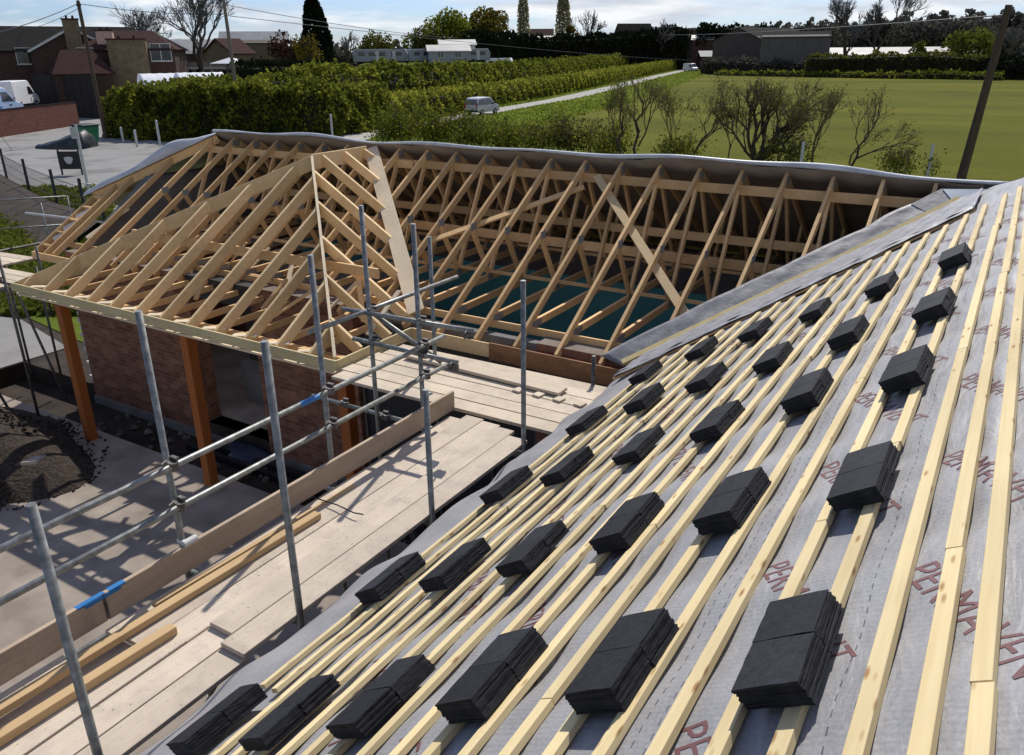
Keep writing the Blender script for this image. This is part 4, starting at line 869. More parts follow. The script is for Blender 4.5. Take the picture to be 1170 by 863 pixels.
def hedge(name, path, h, w, label, mat, dens, size, top_var=.25, seed=1, group=None, core=True, cat='hedge', rh=.5):
    """clipped or loose hedge along a ground path: twiggy core plus leaves over its faces and top. h may be a list"""
    r_ = np.random.default_rng(seed); P_ = [Vector((*p[:2], 0)) for p in path]; H = h if isinstance(h, (list, tuple)) else [h]*len(P_)
    t_ = thing(name, P_[0], label, cat, group); C = []; NRM = []; cv = []; nst = 0
    for i in range(len(P_)-1):
        a, b = P_[i], P_[i+1]; L = (b-a).length; d = (b-a)/L; s = Vector((d.y, -d.x, 0)); hh = max(H[i], H[i+1]); n = int(L*(2*hh+w)*dens)
        u = r_.random(n)*L; g = r_.random(n)*(2*hh+w)
        hl = H[i]+(H[i+1]-H[i])*u/L
        wob = top_var*(np.sin(u*1.3+i*2)*.5+np.sin(u*3.1+1+i)*.3+np.sin(u*.47+i)*.6)
        hl2 = hl+wob
        side = np.where(g < hh, -1, np.where(g < hh+w, 0, 1)); z = np.where(side == -1, g/hh*hl2, np.where(side == 0, hl2, (2*hh+w-g)/hh*hl2)); off = np.where(side == 0, (g-hh)-w/2, side*w/2)
        rnd = np.clip((z-(hl2-rh))/rh, 0, 1)*(side != 0); off = off*(1-(.18 if rh < 1 else .42)*rnd); off = np.where((side == 0) & (rh >= 1), off*.62, off)
        bul = (.22*np.sin(u*2.1+z*2.3+i)+.13*np.sin(u*5.3-z*3)) if rh < 1 else (.42*np.sin(u*1.15+z*1.1+i)*np.sin(u*.53+2*i)+.26*np.sin(u*2.9-z*1.7)+.14*np.sin(u*6.1+z*4))
        off = off+np.where(side == 0, 0, side*bul)+r_.normal(size=n)*.10; z = z+np.where(side == 0, bul*.5, 0)+r_.normal(size=n)*.10
        stray = (side == 0)*(r_.random(n) < .12); z = z+stray*r_.random(n)*.5
        z = np.maximum(z, .03)
        q = np.stack([a.x+d.x*u+s.x*off, a.y+d.y*u+s.y*off, z], 1); C.append(q)
        NRM.append(np.stack([np.where(side == 0, 0, s.x*side), np.where(side == 0, 0, s.y*side), np.where(side == 0, 1., .25)], 1))
    for i in range(1, len(P_)-1):
        n = int(H[i]*w*1.6*dens); an = r_.random(n)*2*math.pi; z = r_.random(n)*H[i]; rr = (w/2)*(1-(.18 if rh < 1 else .42)*np.clip((z-(H[i]-rh))/rh, 0, 1))*np.where(r_.random(n) < .75, 1, r_.random(n))+r_.normal(size=n)*.12
        C.append(np.stack([P_[i].x+np.cos(an)*rr, P_[i].y+np.sin(an)*rr, z], 1)); NRM.append(np.stack([np.cos(an), np.sin(an), np.full(n, .2)], 1))
    for end, sg in ((0, -1), (-1, 1)):
        a = P_[end]; b = P_[1] if end == 0 else P_[-2]; d = (a-b).normalized(); s = Vector((d.y, -d.x, 0)); hh = H[end]; n = int(hh*w*dens)
        o_ = (r_.random(n)-.5)*w; z = r_.random(n)*hh; k = r_.normal(size=n)*.15+.1
        C.append(np.stack([a.x+d.x*k+s.x*o_, a.y+d.y*k+s.y*o_, z], 1)); NRM.append(np.tile([d.x, d.y, .2], (n, 1)))
    if core:
        m = MB(); vs = []
        pts = []
        for i in range(len(P_)-1):
            k = max(2, int((P_[i+1]-P_[i]).length/2.2))
            for j in range(k): pts.append((P_[i].lerp(P_[i+1], j/k), H[i]+(H[i+1]-H[i])*j/k))
        pts.append((P_[-1], H[-1]))
        for i, (p, hh) in enumerate(pts):
            a = pts[max(i-1, 0)][0]; b = pts[min(i+1, len(pts)-1)][0]; d = (b-a).normalized(); s = Vector((d.y, -d.x, 0)); ww = w*.5-.32-.12*random.random()
            k1 = (hh-.55)/hh if rh < 1 else max(.2, (hh-rh)/hh-.05); k2 = .8 if rh < 1 else .50
            vs += [p+s*(-ww), p+s*(-ww)+Vector((0, 0, hh*k1)), p+s*(-ww*k2)+Vector((0, 0, hh-.45)), p+s*(ww*k2)+Vector((0, 0, hh-.45-.1*random.random())), p+s*ww+Vector((0, 0, hh*k1)), p+s*ww]
        n_ = len(pts); F = [(i*6+j, i*6+j+1, (i+1)*6+j+1, (i+1)*6+j) for i in range(n_-1) for j in range(5)]
        m.add(vs, F+[tuple(range(6)), tuple(range((n_-1)*6+5, (n_-1)*6-1, -1))]); m.build('branches', 'twigcore', t_)
    leaves('foliage', np.concatenate(C), size, mat, t_, nrm=np.concatenate(NRM)); return t_

# hedges along the lane
hedge('hedge', [(-63.2, 43.2), (-60, 42.6), (-54.5, 44.5), (-49, 48.5), (-51, 58)], [3.1, 3.3, 3.8, 3.8, 2.9], 5.0, 'tall bushy green hedge block at the near left behind the pale posts', 'hedge', 95, .22, .4, 3, rh=2.2)
hedge('hedge', [(-51.3, 59), (-57.0, 84.5), (-61.5, 104), (-71.5, 143), (-91.5, 215), (-112, 292)], [2.3, 2.2, 2.2, 2.3, 2.5, 2.8], 3.2, 'long clipped hedge with a yellow top running beside the lane', 'hedgey', 30, .26, .15, 4)
hedge('hedge', [(-63, 46), (-61, 62), (-66, 88), (-74, 112), (-87, 160), (-112, 240), (-124, 292)], [3.4, 4.5, 4.4, 4.0, 4.1, 4.6, 5.4], 4.2, 'taller loose green hedge behind the clipped lane hedge', 'hedge', 24, .30, .5, 5, rh=1.4)
hedge('hedge', [far(272, 112), far(330, 118), far(385, 122)], [5.0, 5.0, 4.6], 4, 'dark clipped hedge in front of the orange brick bungalow', 'dark', 14, .35, .25, 6)
hedge('hedge', [far(538, 235), far(600, 255), far(650, 265), far(720, 288), far(776, 318)], [hgt(538, 40, far(538, 235)), hgt(600, 44, far(600, 255)), hgt(650, 45, far(650, 265)), hgt(720, 40, far(720, 288)), hgt(776, 32, far(776, 318))], 6, 'dark conifer hedge along the back of the caravan site', 'dark', 8, .55, 1.1, 7)
hedge('hedge', [far(806, 252), far(845, 244), far(890, 234), far(925, 229)], [3.2, 3.8, 3.0, 3.6], 3, 'leafless brown hedge in front of the barn', 'greywoodland', 7, .5, .9, 14)
hedge('hedge', [far(925, 225), far(1000, 222), far(1070, 218), far(1125, 214)], [4.6, 4.9, 5.2, 4.4], 5, 'dark thorn hedge at the far edge of the pasture', 'olive', 6, .5, .6, 8)
hedge('hedge', [far(1125, 213), far(1180, 210), far(1260, 206)], [3.4, 4.6, 4.8], 4, 'dark hedge behind the leaning pole at the right', 'dark', 6, .5, .8, 9)
hedge('hedge', [far(820, 238), far(900, 225), far(1000, 213), far(1090, 209), far(1150, 204)], [1.0, 1.1, 1.2, 1.6, 1.2], 1.6, 'low green bank of growth at the far field boundary', 'hedge', 8, .4, .2, 10)
# scrub between site and field
def scrub(P, h, w, label, mat='olive', n=1500, seed=1, size=.11, stems=14, group='scrubby bushes beyond the roof'):
    r_ = random.Random(seed); t_ = thing('bush', P, label, 'bush', group); segs = []; tips = []
    for i in range(stems):
        a = r_.uniform(0, 6.28); b = Vector(P)+Vector((math.cos(a), math.sin(a), 0))*(w*.3*r_.random())
        s, tt = tree_skeleton(b, h, .45, 3, seed*100+i, 2, .025, lean=(math.cos(a)*.35*r_.random(), math.sin(a)*.35*r_.random())); k = h*r_.uniform(.6, 1); s, tt = scale_segs(s, tt, b, k); segs += s+[(Vector(P), b+Vector((0, 0, .02)), .03, .03)]; tips += tt
    seg_mesh('stems', segs, 'twig', t_, 3, .012)
    T_ = np.array([tuple(x) for x in tips]); idx = rng.integers(0, len(T_), n); B = np.array(P)[None]
    C = T_[idx]+rng.normal(size=(n, 3))*np.array([w*.10, w*.10, h*.13]); C[:, 2] = np.clip(C[:, 2]*(.35+.7*rng.random(n)), .05, None)
    leaves('foliage', C, size, mat, t_); return t_
for i, (px, py, dd, h, w_, lab, mat, n) in enumerate((
    (462, 168, 0, 2.9, 5.0, 'dense green bush at the left end of the scrub by the lane mouth', 'hedge', 5200), (500, 170, 0, 2.8, 4.5, 'rounded green bush left of the silver car', 'hedge', 4600), (540, 172, 0, 2.3, 4.5, 'low pale green bush below the silver car', 'lime', 3400),
    (578, 176, 0, 2.2, 4, 'tangled bush right of the silver car', 'hedge', 2800), (617, 178, 0, 2.4, 4.0, 'dark tangled thicket in the middle of the scrub', 'hedge', 2200), (655, 182, 0, 2.8, 4.0, 'brownish thicket left of the forked sapling', 'olive', 2400),
    (695, 185, 0, 2.3, 3.6, 'brambles beneath the forked sapling', 'hedge', 2000), (770, 190, 0, 2.0, 3.6, 'low growth left of the large bare tree', 'hedge', 1500), (900, 197, 0, 2.2, 3.6, 'thin bush right of the large bare tree', 'lime', 900), (1035, 207, 0, 1.7, 3.0, 'sparse young growth in front of the pasture', 'lime', 700))):
    scrub(at(px, py), h, w_, lab, mat, n, 20+i)
# the leafing bare trees
def multi_tree(base, h, label, stems, seed, buds, trunk_r=.15):
    t_ = thing('bare_tree', base, label, 'tree'); big = []; small = []; T_ = []; B = Vector(base); big.append((B-Vector((0, 0, .1)), B+Vector((0, 0, .5)), trunk_r*1.9, trunk_r*1.6))
    rt = Vector((_r0[0], _r0[1], 0)); bk_ = Vector((-rt.y, rt.x, 0))
    for i, (lx, ly, k, dp, rr) in enumerate(stems):
        ln = rt*lx+bk_*ly; s_, tt = tree_skeleton(B+Vector((0, 0, .35)), h, .62, dp, seed+i, 3, trunk_r*rr, (ln.x, ln.y), .21, .55); s_, tt = scale_segs(s_, tt, B, h*k)
        big += [q for q in s_ if q[2] > trunk_r*.2]; small += [q for q in s_ if q[2] <= trunk_r*.2]; T_ += tt
    seg_mesh('trunk', big, 'bark', t_, 6, .016); seg_mesh('twigs', small, 'twig', t_, 3, .009)
    C = np.array([tuple(x) for x in T_]); C = C[rng.integers(0, len(C), buds)]+rng.normal(size=(buds, 3))*.16; leaves('crown', C, .075, 'lime', t_); return t_
multi_tree(at(862, 194), hgt(862, 88, at(862, 194)), 'large spreading bare tree in front of the pasture', ((-.40, .1, .95, 4, .8), (-.10, -.1, 1.0, 4, .9), (.30, .1, 1.0, 5, .9), (.75, .1, .98, 5, 1.0), (1.35, -.1, .86, 5, .9), (1.9, .1, .62, 4, .7), (-.95, 0, .7, 4, .6)), 300, 2200)
bare_tree(at(728, 190), 5.0, 'slender forked sapling with few leaves beside the scrub', spread=.5, depth=5, seed=5, trunk_r=.10, rmin=.012, first=.24, buds=320)
bare_tree(at(705, 192), 4.8, 'small upright sapling behind the brambles', spread=.45, depth=5, seed=8, trunk_r=.08, rmin=.012, first=.24, buds=900)
bare_tree(at(790, 192), 5.2, 'thin leaning sapling left of the spreading tree', spread=.6, depth=5, seed=9, trunk_r=.08, rmin=.012, first=.2, buds=500, lean=(.25, .1))
bare_tree(at(955, 204), 4.6, 'leaning bare shrub pointing right over the pasture', spread=.55, depth=5, seed=14, trunk_r=.09, rmin=.012, first=.2, buds=350, lean=(.75, .15))
bare_tree(at(925, 202), 4.6, 'upright thin shrub between spreading tree and leaning shrub', spread=.4, depth=5, seed=15, trunk_r=.07, rmin=.012, first=.24, buds=300)
bare_tree(at(832, 192), 3.6, 'small twiggy sapling at the left foot of the spreading tree', spread=.5, depth=5, seed=16, trunk_r=.05, rmin=.01, first=.22, buds=700)
bare_tree(at(892, 197), 4.0, 'small twiggy sapling at the right foot of the spreading tree', spread=.5, depth=5, seed=17, trunk_r=.05, rmin=.01, first=.22, buds=600)
bare_tree(at(765, 190), 4.4, 'small sapling between forked sapling and leaning sapling', spread=.5, depth=5, seed=18, trunk_r=.05, rmin=.01, first=.22, buds=900)
# far trees: (px, dist, top py, spread...)
def hh(px, d, py): return hgt(px, py, far(px, d))
bare_tree(far(152, 150), hh(152, 150, 1), 'bare tree rising behind the brown tiled house', spread=.62, depth=6, seed=21, trunk_r=.4, mat='twiggrey', rmin=.045)
bare_tree(far(228, 120), hh(228, 120, -26), 'tall bare tree with a dark trunk left of the grey wooden pole', spread=.5, depth=6, seed=22, trunk_r=.42, mat='twiggrey', rmin=.04)
bare_tree(far(965, 250), hh(965, 250, -6), 'left of two tall bare trees by the long pale shed', spread=.5, depth=6, seed=23, trunk_r=.6, mat='twiggrey', rmin=.07)
bare_tree(far(1002, 255), hh(1002, 255, -12), 'right of two tall bare trees by the long pale shed', spread=.5, depth=6, seed=24, trunk_r=.6, mat='twiggrey', rmin=.07)
bare_tree(far(668, 300), hh(668, 300, 10), 'bare tree right of the poplars', spread=.55, depth=5, seed=25, trunk_r=.6, mat='twiggrey', rmin=.09)
bare_tree(far(752, 300), hh(752, 300, 20), 'bare tree above the dark conifer hedge', spread=.55, depth=5, seed=26, trunk_r=.5, mat='twiggrey', rmin=.09)
bare_tree(far(1152, 260), hh(1152, 260, 22), 'small bare tree just right of the leaning pole top', spread=.5, depth=5, seed=27, trunk_r=.4, mat='twiggrey', rmin=.07)
bare_tree(far(397, 260), hh(397, 260, 34), 'pale bare tree right of the conifer', spread=.5, depth=5, seed=28, trunk_r=.4, mat='twiggrey', rmin=.07)
leafy_tree(far(362, 155), hh(362, 155, -14), 8.6, 'tall dark conical conifer', 'dark', 31, 5000, .5, shape='cone', name='conifer')
leafy_tree(far(328, 145), hh(328, 145, 36), 7, 'maroon leaved shrub tree left of the conifer', 'maroon', 32, 1400, .35)
leafy_tree(far(352, 135), hh(352, 135, 26), 4.5, 'pale budding tree in front of the conifer', 'ochre', 33, 900, .25)
leafy_tree(far(516, 260), hh(516, 260, 14), 17, 'broad olive green tree left of the ochre tree', 'hedge', 34, 4200, .6)
leafy_tree(far(562, 265), hh(562, 265, 7), 14, 'ochre green tree with a rounded crown', 'ochre', 35, 3600, .6)
leafy_tree(far(480, 255), hh(480, 255, 34), 11, 'low olive tree behind the caravans', 'olive', 36, 1900, .55)
leafy_tree(far(430, 255), hh(430, 255, 40), 12, 'dull green tree at the left of the caravan site', 'olive', 37, 1700, .55)
leafy_tree(far(598, 280), hh(598, 280, -14), 4.2, 'left narrow grey green poplar', 'poplar', 38, 4200, .45, shape='column', name='poplar')
leafy_tree(far(643, 285), hh(643, 285, -10), 5.4, 'right narrow poplar beside the yellow shrub', 'poplar', 39, 5200, .45, shape='column', name='poplar')
leafy_tree(far(651, 280), hh(651, 280, 24), 5, 'yellow leaved shrub at the foot of the right poplar', 'ochre', 40, 900, .45)
leafy_tree(far(1108, 225), hh(1108, 225, 36), 12, 'pale lime willow near the end of the long shed', 'lime', 41, 2600, .5)
leafy_tree(far(1048, 245), hh(1048, 245, 43), 4, 'small yellow green bush behind the long shed', 'lime', 42, 600, .45)
for i, (px, py, w_, mat, lab) in enumerate(((1040, 24, 17, 'greywoodland', 'rounded dark treetop behind the middle of the long shed'), (1080, 22, 16, 'greywoodland', 'grey brown treetop between long shed and leaning pole'), (1118, 25, 18, 'greywoodland', 'large dim treetop immediately left of the leaning pole'), (1165, 44, 20, 'greywoodland', 'low wooded clump at the right edge behind the pole'),
        (905, 32, 18, 'greywoodland', 'brownish treetop above the barn ridge'), (870, 28, 14, 'dark', 'dark treetop left behind the barn ridge'), (835, 29, 13, 'dark', 'dark treetop behind the barn eaves'), (805, 26, 12, 'dark', 'dark treetop behind the small white roof'), (940, 30, 17, 'greywoodland', 'brownish treetop right of the barn'))):
    leafy_tree(far(px, 330), hh(px, 330, py), w_, lab, mat, 60+i, 1500, .9, group='treetops on the horizon')
hedge('wood', [far(380, 420), far(560, 430), far(760, 430), far(1000, 420), far(1300, 400)], [7, 10, 12, 17, 17], 12, 'distant grey wooded skyline across the right half', 'greywoodland', 1.6, 1.5, 3.0, 12, core=True, cat='wood')
hedge('wood', [far(-120, 330), far(60, 330), far(250, 330), far(400, 340)], [7, 7, 7, 6], 12, 'distant wooded skyline behind the brick houses', 'greywoodland', 1.1, 1.6, 2.0, 13, core=True, cat='wood')
# grass tufts on near rough ground are one countless mass
C = []
for _ in range(9000):
    p = at(random.uniform(-40, 130), random.uniform(215, 360)); 
    if p.x > -19.3: continue
    C.append((p.x, p.y, .08))
leaves('grass_tufts', np.array(C), .22, 'lime', None, 2.2)['kind'] = 'stuff'
C = []
for i in range(len(LANE)-2):
    a, b = Vector(LANE[i+1]), Vector(LANE[i+2]); d = (b-a).normalized(); s = Vector((d.y, -d.x))
    for _ in range(int((b-a).length*(90 if i < 3 else 30))):
        c = a.lerp(b, random.random())+s*random.uniform(1.9, 11.5); C.append((c.x, c.y, .12))
    for _ in range(int((b-a).length*(25 if i < 3 else 8))):
        c = a.lerp(b, random.random())+s*random.uniform(-3.4, -1.8); C.append((c.x, c.y, .12))
leaves('verge_growth', np.array(C), .20, 'vergeleaf', None, 1.8)['kind'] = 'stuff'

# =================================================================== POLES, WIRES, FENCES
def pole(P, top, r0, r1, mat, label, lean=(0, 0), name='utility_pole', group=None):
    t_ = thing(name, P, label, 'pole', group); m = MB(); q = Vector(P)+Vector((lean[0], lean[1], top)); m.tube(P, q, r0, r1, n=10); m.build('shaft', mat, t_, smooth=False)
    m = MB(); m.tube(q-Vector((.3, 0, .35)), q-Vector((-.3, 0, .35)), .03, n=6); m.tube(q-Vector((.25, 0, .36)), q-Vector((.25, 0, .22)), .04, n=6); m.tube(q-Vector((-.25, 0, .36)), q-Vector((-.25, 0, .22)), .04, n=6); m.build('insulator', 'blacksteel', t_)
    return q
rp = at(1096, 212); tr_ = pole(rp, hgt(1141, 6, rp), .22, .15, 'wirewood', 'dark wooden utility pole leaning right at the edge of the pasture', (.55, .1))
lp = at(96, 232); lp = at(98, 225); tl_ = pole(lp, 6.1, .10, .08, 'steel', 'slim grey lamp post in front of the yard', name='lamp_post') if False else None
lp = far(103, 74); tl_ = pole(lp, hgt(81, 0, lp), .17, .13, 'wirewood', 'dark utility pole between the two brick houses carrying cables', (-.75, .3))
gp = at(277, 152); tg_ = pole(gp, hgt(257, -14, gp), .17, .12, 'greywood', 'grey wooden utility pole standing in front of the tall hedge', (-.35, .1))
def cable(a, b, sagm, label, r=.02):
    m = MB(); a, b = Vector(a), Vector(b); m.path([a.lerp(b, t_)-Vector((0, 0, 4*sagm*t_*(1-t_))) for t_ in np.linspace(0, 1, 25)], r, 5); tag(m.build('overhead_cable', 'blacksteel'), label, 'cable', 'overhead cables')
cable(tl_-Vector((0, 0, .2)), far(-60, 60, hgt(-60, 50, far(-60, 60))), .3, 'cable from the left pole going out of the left edge', .028)
cable(tl_-Vector((0, 0, .5)), far(30, 120, hgt(30, 34, far(30, 120))), .3, 'lower cable from the left pole to the gabled house', .022)
cable(tl_-Vector((0, 0, .2)), tg_-Vector((0, 0, 1.9)), .25, 'cable spanning between the two left poles', .024)
cable(tg_-Vector((0, 0, 1.2)), far(520, 110, hgt(520, 44, far(520, 110))), .3, 'cable from the grey pole towards the caravans', .026)
cable(tg_-Vector((0, 0, 2.0)), far(790, 200, hgt(790, 69, far(790, 200))), .5, 'lower cable from the grey pole along the lane hedge', .026)
cable(tr_-Vector((0, 0, .4)), far(760, 150, hgt(760, 40, far(760, 150))), .25, 'cable from the leaning pole running left past the bare trees', .028)
cable(tr_-Vector((0, 0, .35)), far(1400, 60, hgt(1400, 28, far(1400, 60))), .1, 'cable from the leaning pole out of the right edge', .022)
# concrete and timber posts
for i, (px, py, top, lab, mat) in enumerate(((141, 163, 140+6, 'short pale post nearest the green bin', 'offwhite'), (157, 168, 149, 'second short pale post by the shaded drive', 'offwhite'), (183, 166, 138, 'taller leaning pale post before the hedge', 'offwhite'), (248, 156, 130, 'concrete post left of the grey wooden pole', 'offwhite'),
        (317, 158, 130, 'concrete post right of the grey wooden pole', 'offwhite'), (380, 158, 131, 'concrete post farther right along the hedge', 'offwhite'), (459, 168, 141, 'weathered post at the lane mouth by the green bush', 'offwhite'), (578, 172, 134, 'dark thin post in the verge below the lane', 'bark'), (1058, 210, 165, 'grey post in front of the pasture', 'offwhite'), (913, 205, 163, 'thin post between the bare shrubs', 'offwhite'))):
    P = at(px, py); t_ = thing('fence_post', P, lab, 'post', 'fence posts around the site'); m = MB(); hq = hgt(px, top, P); m.box((P.x, P.y, hq/2), (.13, .13, hq)); m.build('post_shaft', mat, t_, bevel=.01)
    m = MB(); m.add([(P.x-.065, P.y-.065, hq), (P.x+.065, P.y-.065, hq), (P.x+.065, P.y+.065, hq), (P.x-.065, P.y+.065, hq), (P.x, P.y, hq+.08)], [(0, 1, 4), (1, 2, 4), (2, 3, 4), (3, 0, 4)]); m.build('post_cap', mat, t_)
# black railing on the left and soil bank beneath
FA = [at(x, y+16) for x, y in ((-60, 174), (-25, 186), (9, 192), (35, 208), (67, 224), (100, 238), (122, 250))]
fen = thing('railing_fence', FA[0], 'black metal mesh fence along the pale road', 'fence'); m2 = MB()
for i, p in enumerate(FA):
    m = MB(); m.box((p.x, p.y, .85), (.09, .09, 1.7)); m.build('fence_post', 'blacksteel', fen)
    if i < len(FA)-1:
        q = FA[i+1]; m = MB(); n = int((q-p).length/.2)
        for z in (.15, .55, .95, 1.35): m.tube(p+Vector((0, 0, z)), q+Vector((0, 0, z)), .012, n=5)
        for k in range(1, n): c = p.lerp(q, k/n); m.tube(c+Vector((0, 0, .1)), c+Vector((0, 0, 1.4)), .006, n=4)
        m.build('mesh_panel', 'blacksteel', fen)
bk = MB(); vs = []
for i, p in enumerate(FA):
    q = Vector((.62, -.78, 0)); jj = random.uniform(-.2, .2)
    vs += [p-q*.2+Vector((0, 0, .0)), p+q*.6+Vector((0, 0, .55+jj*.4)), p+q*2.6+Vector((0, 0, .42+jj*.5)), p+q*(5.6+jj*3)+Vector((0, 0, .002))]
bk.add(vs, [(i*4+j, i*4+j+1, (i+1)*4+j+1, (i+1)*4+j) for i in range(len(FA)-1) for j in range(3)]); tag(bk.build('soil_bank', 'soil', smooth=True), kind='structure')

# =================================================================== YARD: WALL, BIN, SIGN, VEHICLES
def yardpt(px, d): return far(px, d)
bw0, bw1 = at(-70, 168), at(90, 143); zt = hgt(5, 126, at(5, 156))
t_ = thing('brick_wall', (bw0+bw1)/2, 'dull red brick yard wall below the pale blue van', 'wall'); dq = (bw1-bw0).normalized(); m = MB(); m.bar(bw0+Vector((0, 0, zt/2)), bw1+Vector((0, 0, zt/2)), .25, zt); m.build('wall_face', 'brickred', t_)
m = MB(); m.bar(bw0+Vector((0, 0, zt+.04)), bw1+Vector((0, 0, zt+.04)), .31, .08); m.build('coping', 'rooftile', t_)
# raised yard behind the wall that the vans stand on
back = Vector((-dq.y, dq.x, 0)); back = back if back.dot(Vector((bw0.x, bw0.y, 0))) > 0 else -back; YZ = zt*.52
m = MB(); m.sheet([bw0+back*.14+Vector((0, 0, YZ)), bw1+back*.14+Vector((0, 0, YZ)), bw1+back*22+dq*2+Vector((0, 0, YZ)), bw0+back*22+Vector((0, 0, YZ))], YZ+.1, (0, 0, 1)); tag(m.build('upper_yard', 'road'), kind='structure')
def wheel(root, x, y, r, wid, name='wheel'):
    p = pivot(name, Vector(root.location)+Vector((x, y, r)), root); side = 1 if y > 0 else -1
    m = MB(); c = worldloc(p); m.tube(c-Vector((0, wid/2, 0)), c+Vector((0, wid/2, 0)), r, n=20); m.build('tyre', 'tyre', p)
    m = MB(); m.tube(c+Vector((0, side*wid*.3, 0)), c+Vector((0, side*wid*.52, 0)), r*.62, r*.5, n=16); m.build('rim', 'silver', p)
def vehicle(P, rz, prof, W, paint, label, cat, glass, name, wheels=(.75, -.75), r=.32, scale=1.0, extra=None):
    """body from a side profile (x forward, z up), sides tucked in towards the roof; windows, lamps, wheels as parts"""
    t_ = thing(name, P, label, cat); L = Vector(P); zmax = max(z for x, z in prof)
    def sec(side):
        return [L+Vector((x, side*W/2*(1-.14*max(0, (z-1.0)/(zmax-1.0+1e-6))), z)) for x, z in prof]
    a, b = sec(-1), sec(1); n = len(prof); m = MB(); m.add(a+b, [tuple(range(n-1, -1, -1)), tuple(range(n, 2*n))]+[(i, (i+1) % n, n+(i+1) % n, n+i) for i in range(n)]); m.build('body', paint, t_, bevel=.05)
    def wy(z): return W/2*(1-.14*max(0, (z-1.0)/(zmax-1.0+1e-6)))
    for poly in glass['side']:
        for s_ in (-1, 1):
            m = MB(); pts = [L+Vector((x, s_*(wy(z)+.012), z)) for x, z in poly]; m.sheet(pts, .02, (0, s_, 0)); m.build('side_window', 'glass', t_)
    for nm, (x0, z0, x1, z1), k in glass['ends']:
        m = MB(); d = Vector((x1-x0, 0, z1-z0)); nr = Vector((d.z, 0, -d.x)).normalized(); nr = nr if nr.x*(1 if x0 > 0 else -1) > 0 else -nr
        m.sheet([L+Vector((x0, -wy(z0)*k, z0))+nr*.03, L+Vector((x0, wy(z0)*k, z0))+nr*.03, L+Vector((x1, wy(z1)*k, z1))+nr*.03, L+Vector((x1, -wy(z1)*k, z1))+nr*.03], .02, nr); m.build(nm, 'glass', t_)
    xf, xb = max(x for x, z in prof), min(x for x, z in prof)
    for s_ in (-1, 1):
        m = MB(); m.box(L+Vector((xf-.06, s_*W*.36, .78)), (.18, .30, .18)); m.build('headlight', 'white', t_, bevel=.03)
        m = MB(); m.box(L+Vector((xb+.02, s_*W*.43, 1.0)), (.10, .14, .45)); m.build('tail_lamp', 'redlamp', t_, bevel=.02)
        m = MB(); m.box(L+Vector((xf*.42, s_*(W/2+.10), 1.15)), (.12, .16, .14)); m.build('wing_mirror', 'blacksteel', t_, bevel=.02)
    for xx, nm in ((xf+.01, 'front_bumper'), (xb-.01, 'rear_bumper')): m = MB(); m.box(L+Vector((xx, 0, .45)), (.14, W*.96, .24)); m.build(nm, 'darkdoor', t_, bevel=.03)
    for x in wheels:
        for s_ in (-1, 1): wheel(t_, x, s_*(W/2-.08), r, .2)
    if extra: extra(t_, L, wy)
    t_.rotation_euler.z = rz; return t_
MPV = [(-2.05, .35), (-2.08, 1.0), (-1.92, 1.62), (-1.65, 1.76), (.35, 1.78), (.62, 1.68), (1.35, 1.08), (2.0, .92), (2.08, .55), (2.05, .3)]
gl = dict(side=[[(-1.85, 1.05), (-1.75, 1.58), (-.55, 1.64), (-.55, 1.05)], [(-.45, 1.05), (-.45, 1.64), (.38, 1.63), (1.1, 1.08)]], ends=[('windscreen', (1.28, 1.13, .66, 1.65), .86), ('rear_window', (-2.05, 1.08, -1.92, 1.58), .82)])
vp = at(551, 131); lane_dir = math.atan2(84-57, -52.2+47.2)
vehicle(vp, R(90), MPV, 1.74, 'silver', 'silver people carrier parked at the start of the lane', 'car', gl, 'parked_car', (1.25, -1.25))
VAN = [(-2.7, .4), (-2.72, 2.2), (-2.6, 2.42), (.9, 2.45), (1.25, 2.36), (2.05, 1.32), (2.75, 1.05), (2.82, .6), (2.78, .38)]
gv = dict(side=[[(.55, 1.4), (.55, 2.1), (1.22, 2.1), (1.85, 1.35)]], ends=[('windscreen', (2.0, 1.38, 1.32, 2.25), .86)])
vw = far(790, 285); vehicle(vw, math.atan2(-70, 19)+.75, VAN, 2.0, 'white', 'white van coming down the far end of the lane', 'van', gv, 'delivery_van', (1.9, -1.7), .36)
def stripe(t_, L, wy):
    for s_ in (-1, 1):
        for z0, z1 in ((.95, 1.12), (1.86, 1.94)): m = MB(); m.sheet([L+Vector((x, s_*(wy(z)+.012), z)) for x, z in ((-2.5, z0), (-2.5, z1), (.45, z1), (.45, z0))], .01, (0, s_, 0)); m.build('side_stripe', 'bluestripe', t_)
bl_ = (bw0+bw1)/2+dq*(1.4)+back*3.0; vehicle(Vector((bl_.x, bl_.y, YZ)), math.atan2(dq.y, dq.x), [(x*1.25, z*1.06) for x, z in VAN], 2.05, 'bluevan', 'pale blue panel van parked behind the brick yard wall', 'van', dict(side=[[(x*1.25, z*1.06) for x, z in gv['side'][0]]], ends=[('windscreen', (2.5, 1.46, 1.65, 2.38), .86)]), 'delivery_van', (2.35, -2.1), .36, extra=stripe)
wv_ = far(8, 103); vehicle(Vector((wv_.x, wv_.y, YZ)), math.atan2(dq.y, dq.x)+.15, [(x*1.0, z*1.12) for x, z in VAN], 2.1, 'white', 'white high roof van behind the pale blue van', 'van', gv, 'delivery_van', (1.9, -1.7), .36)
cp_ = at(75, 169); m = MB(); vs = []; na, nb = 26, 9
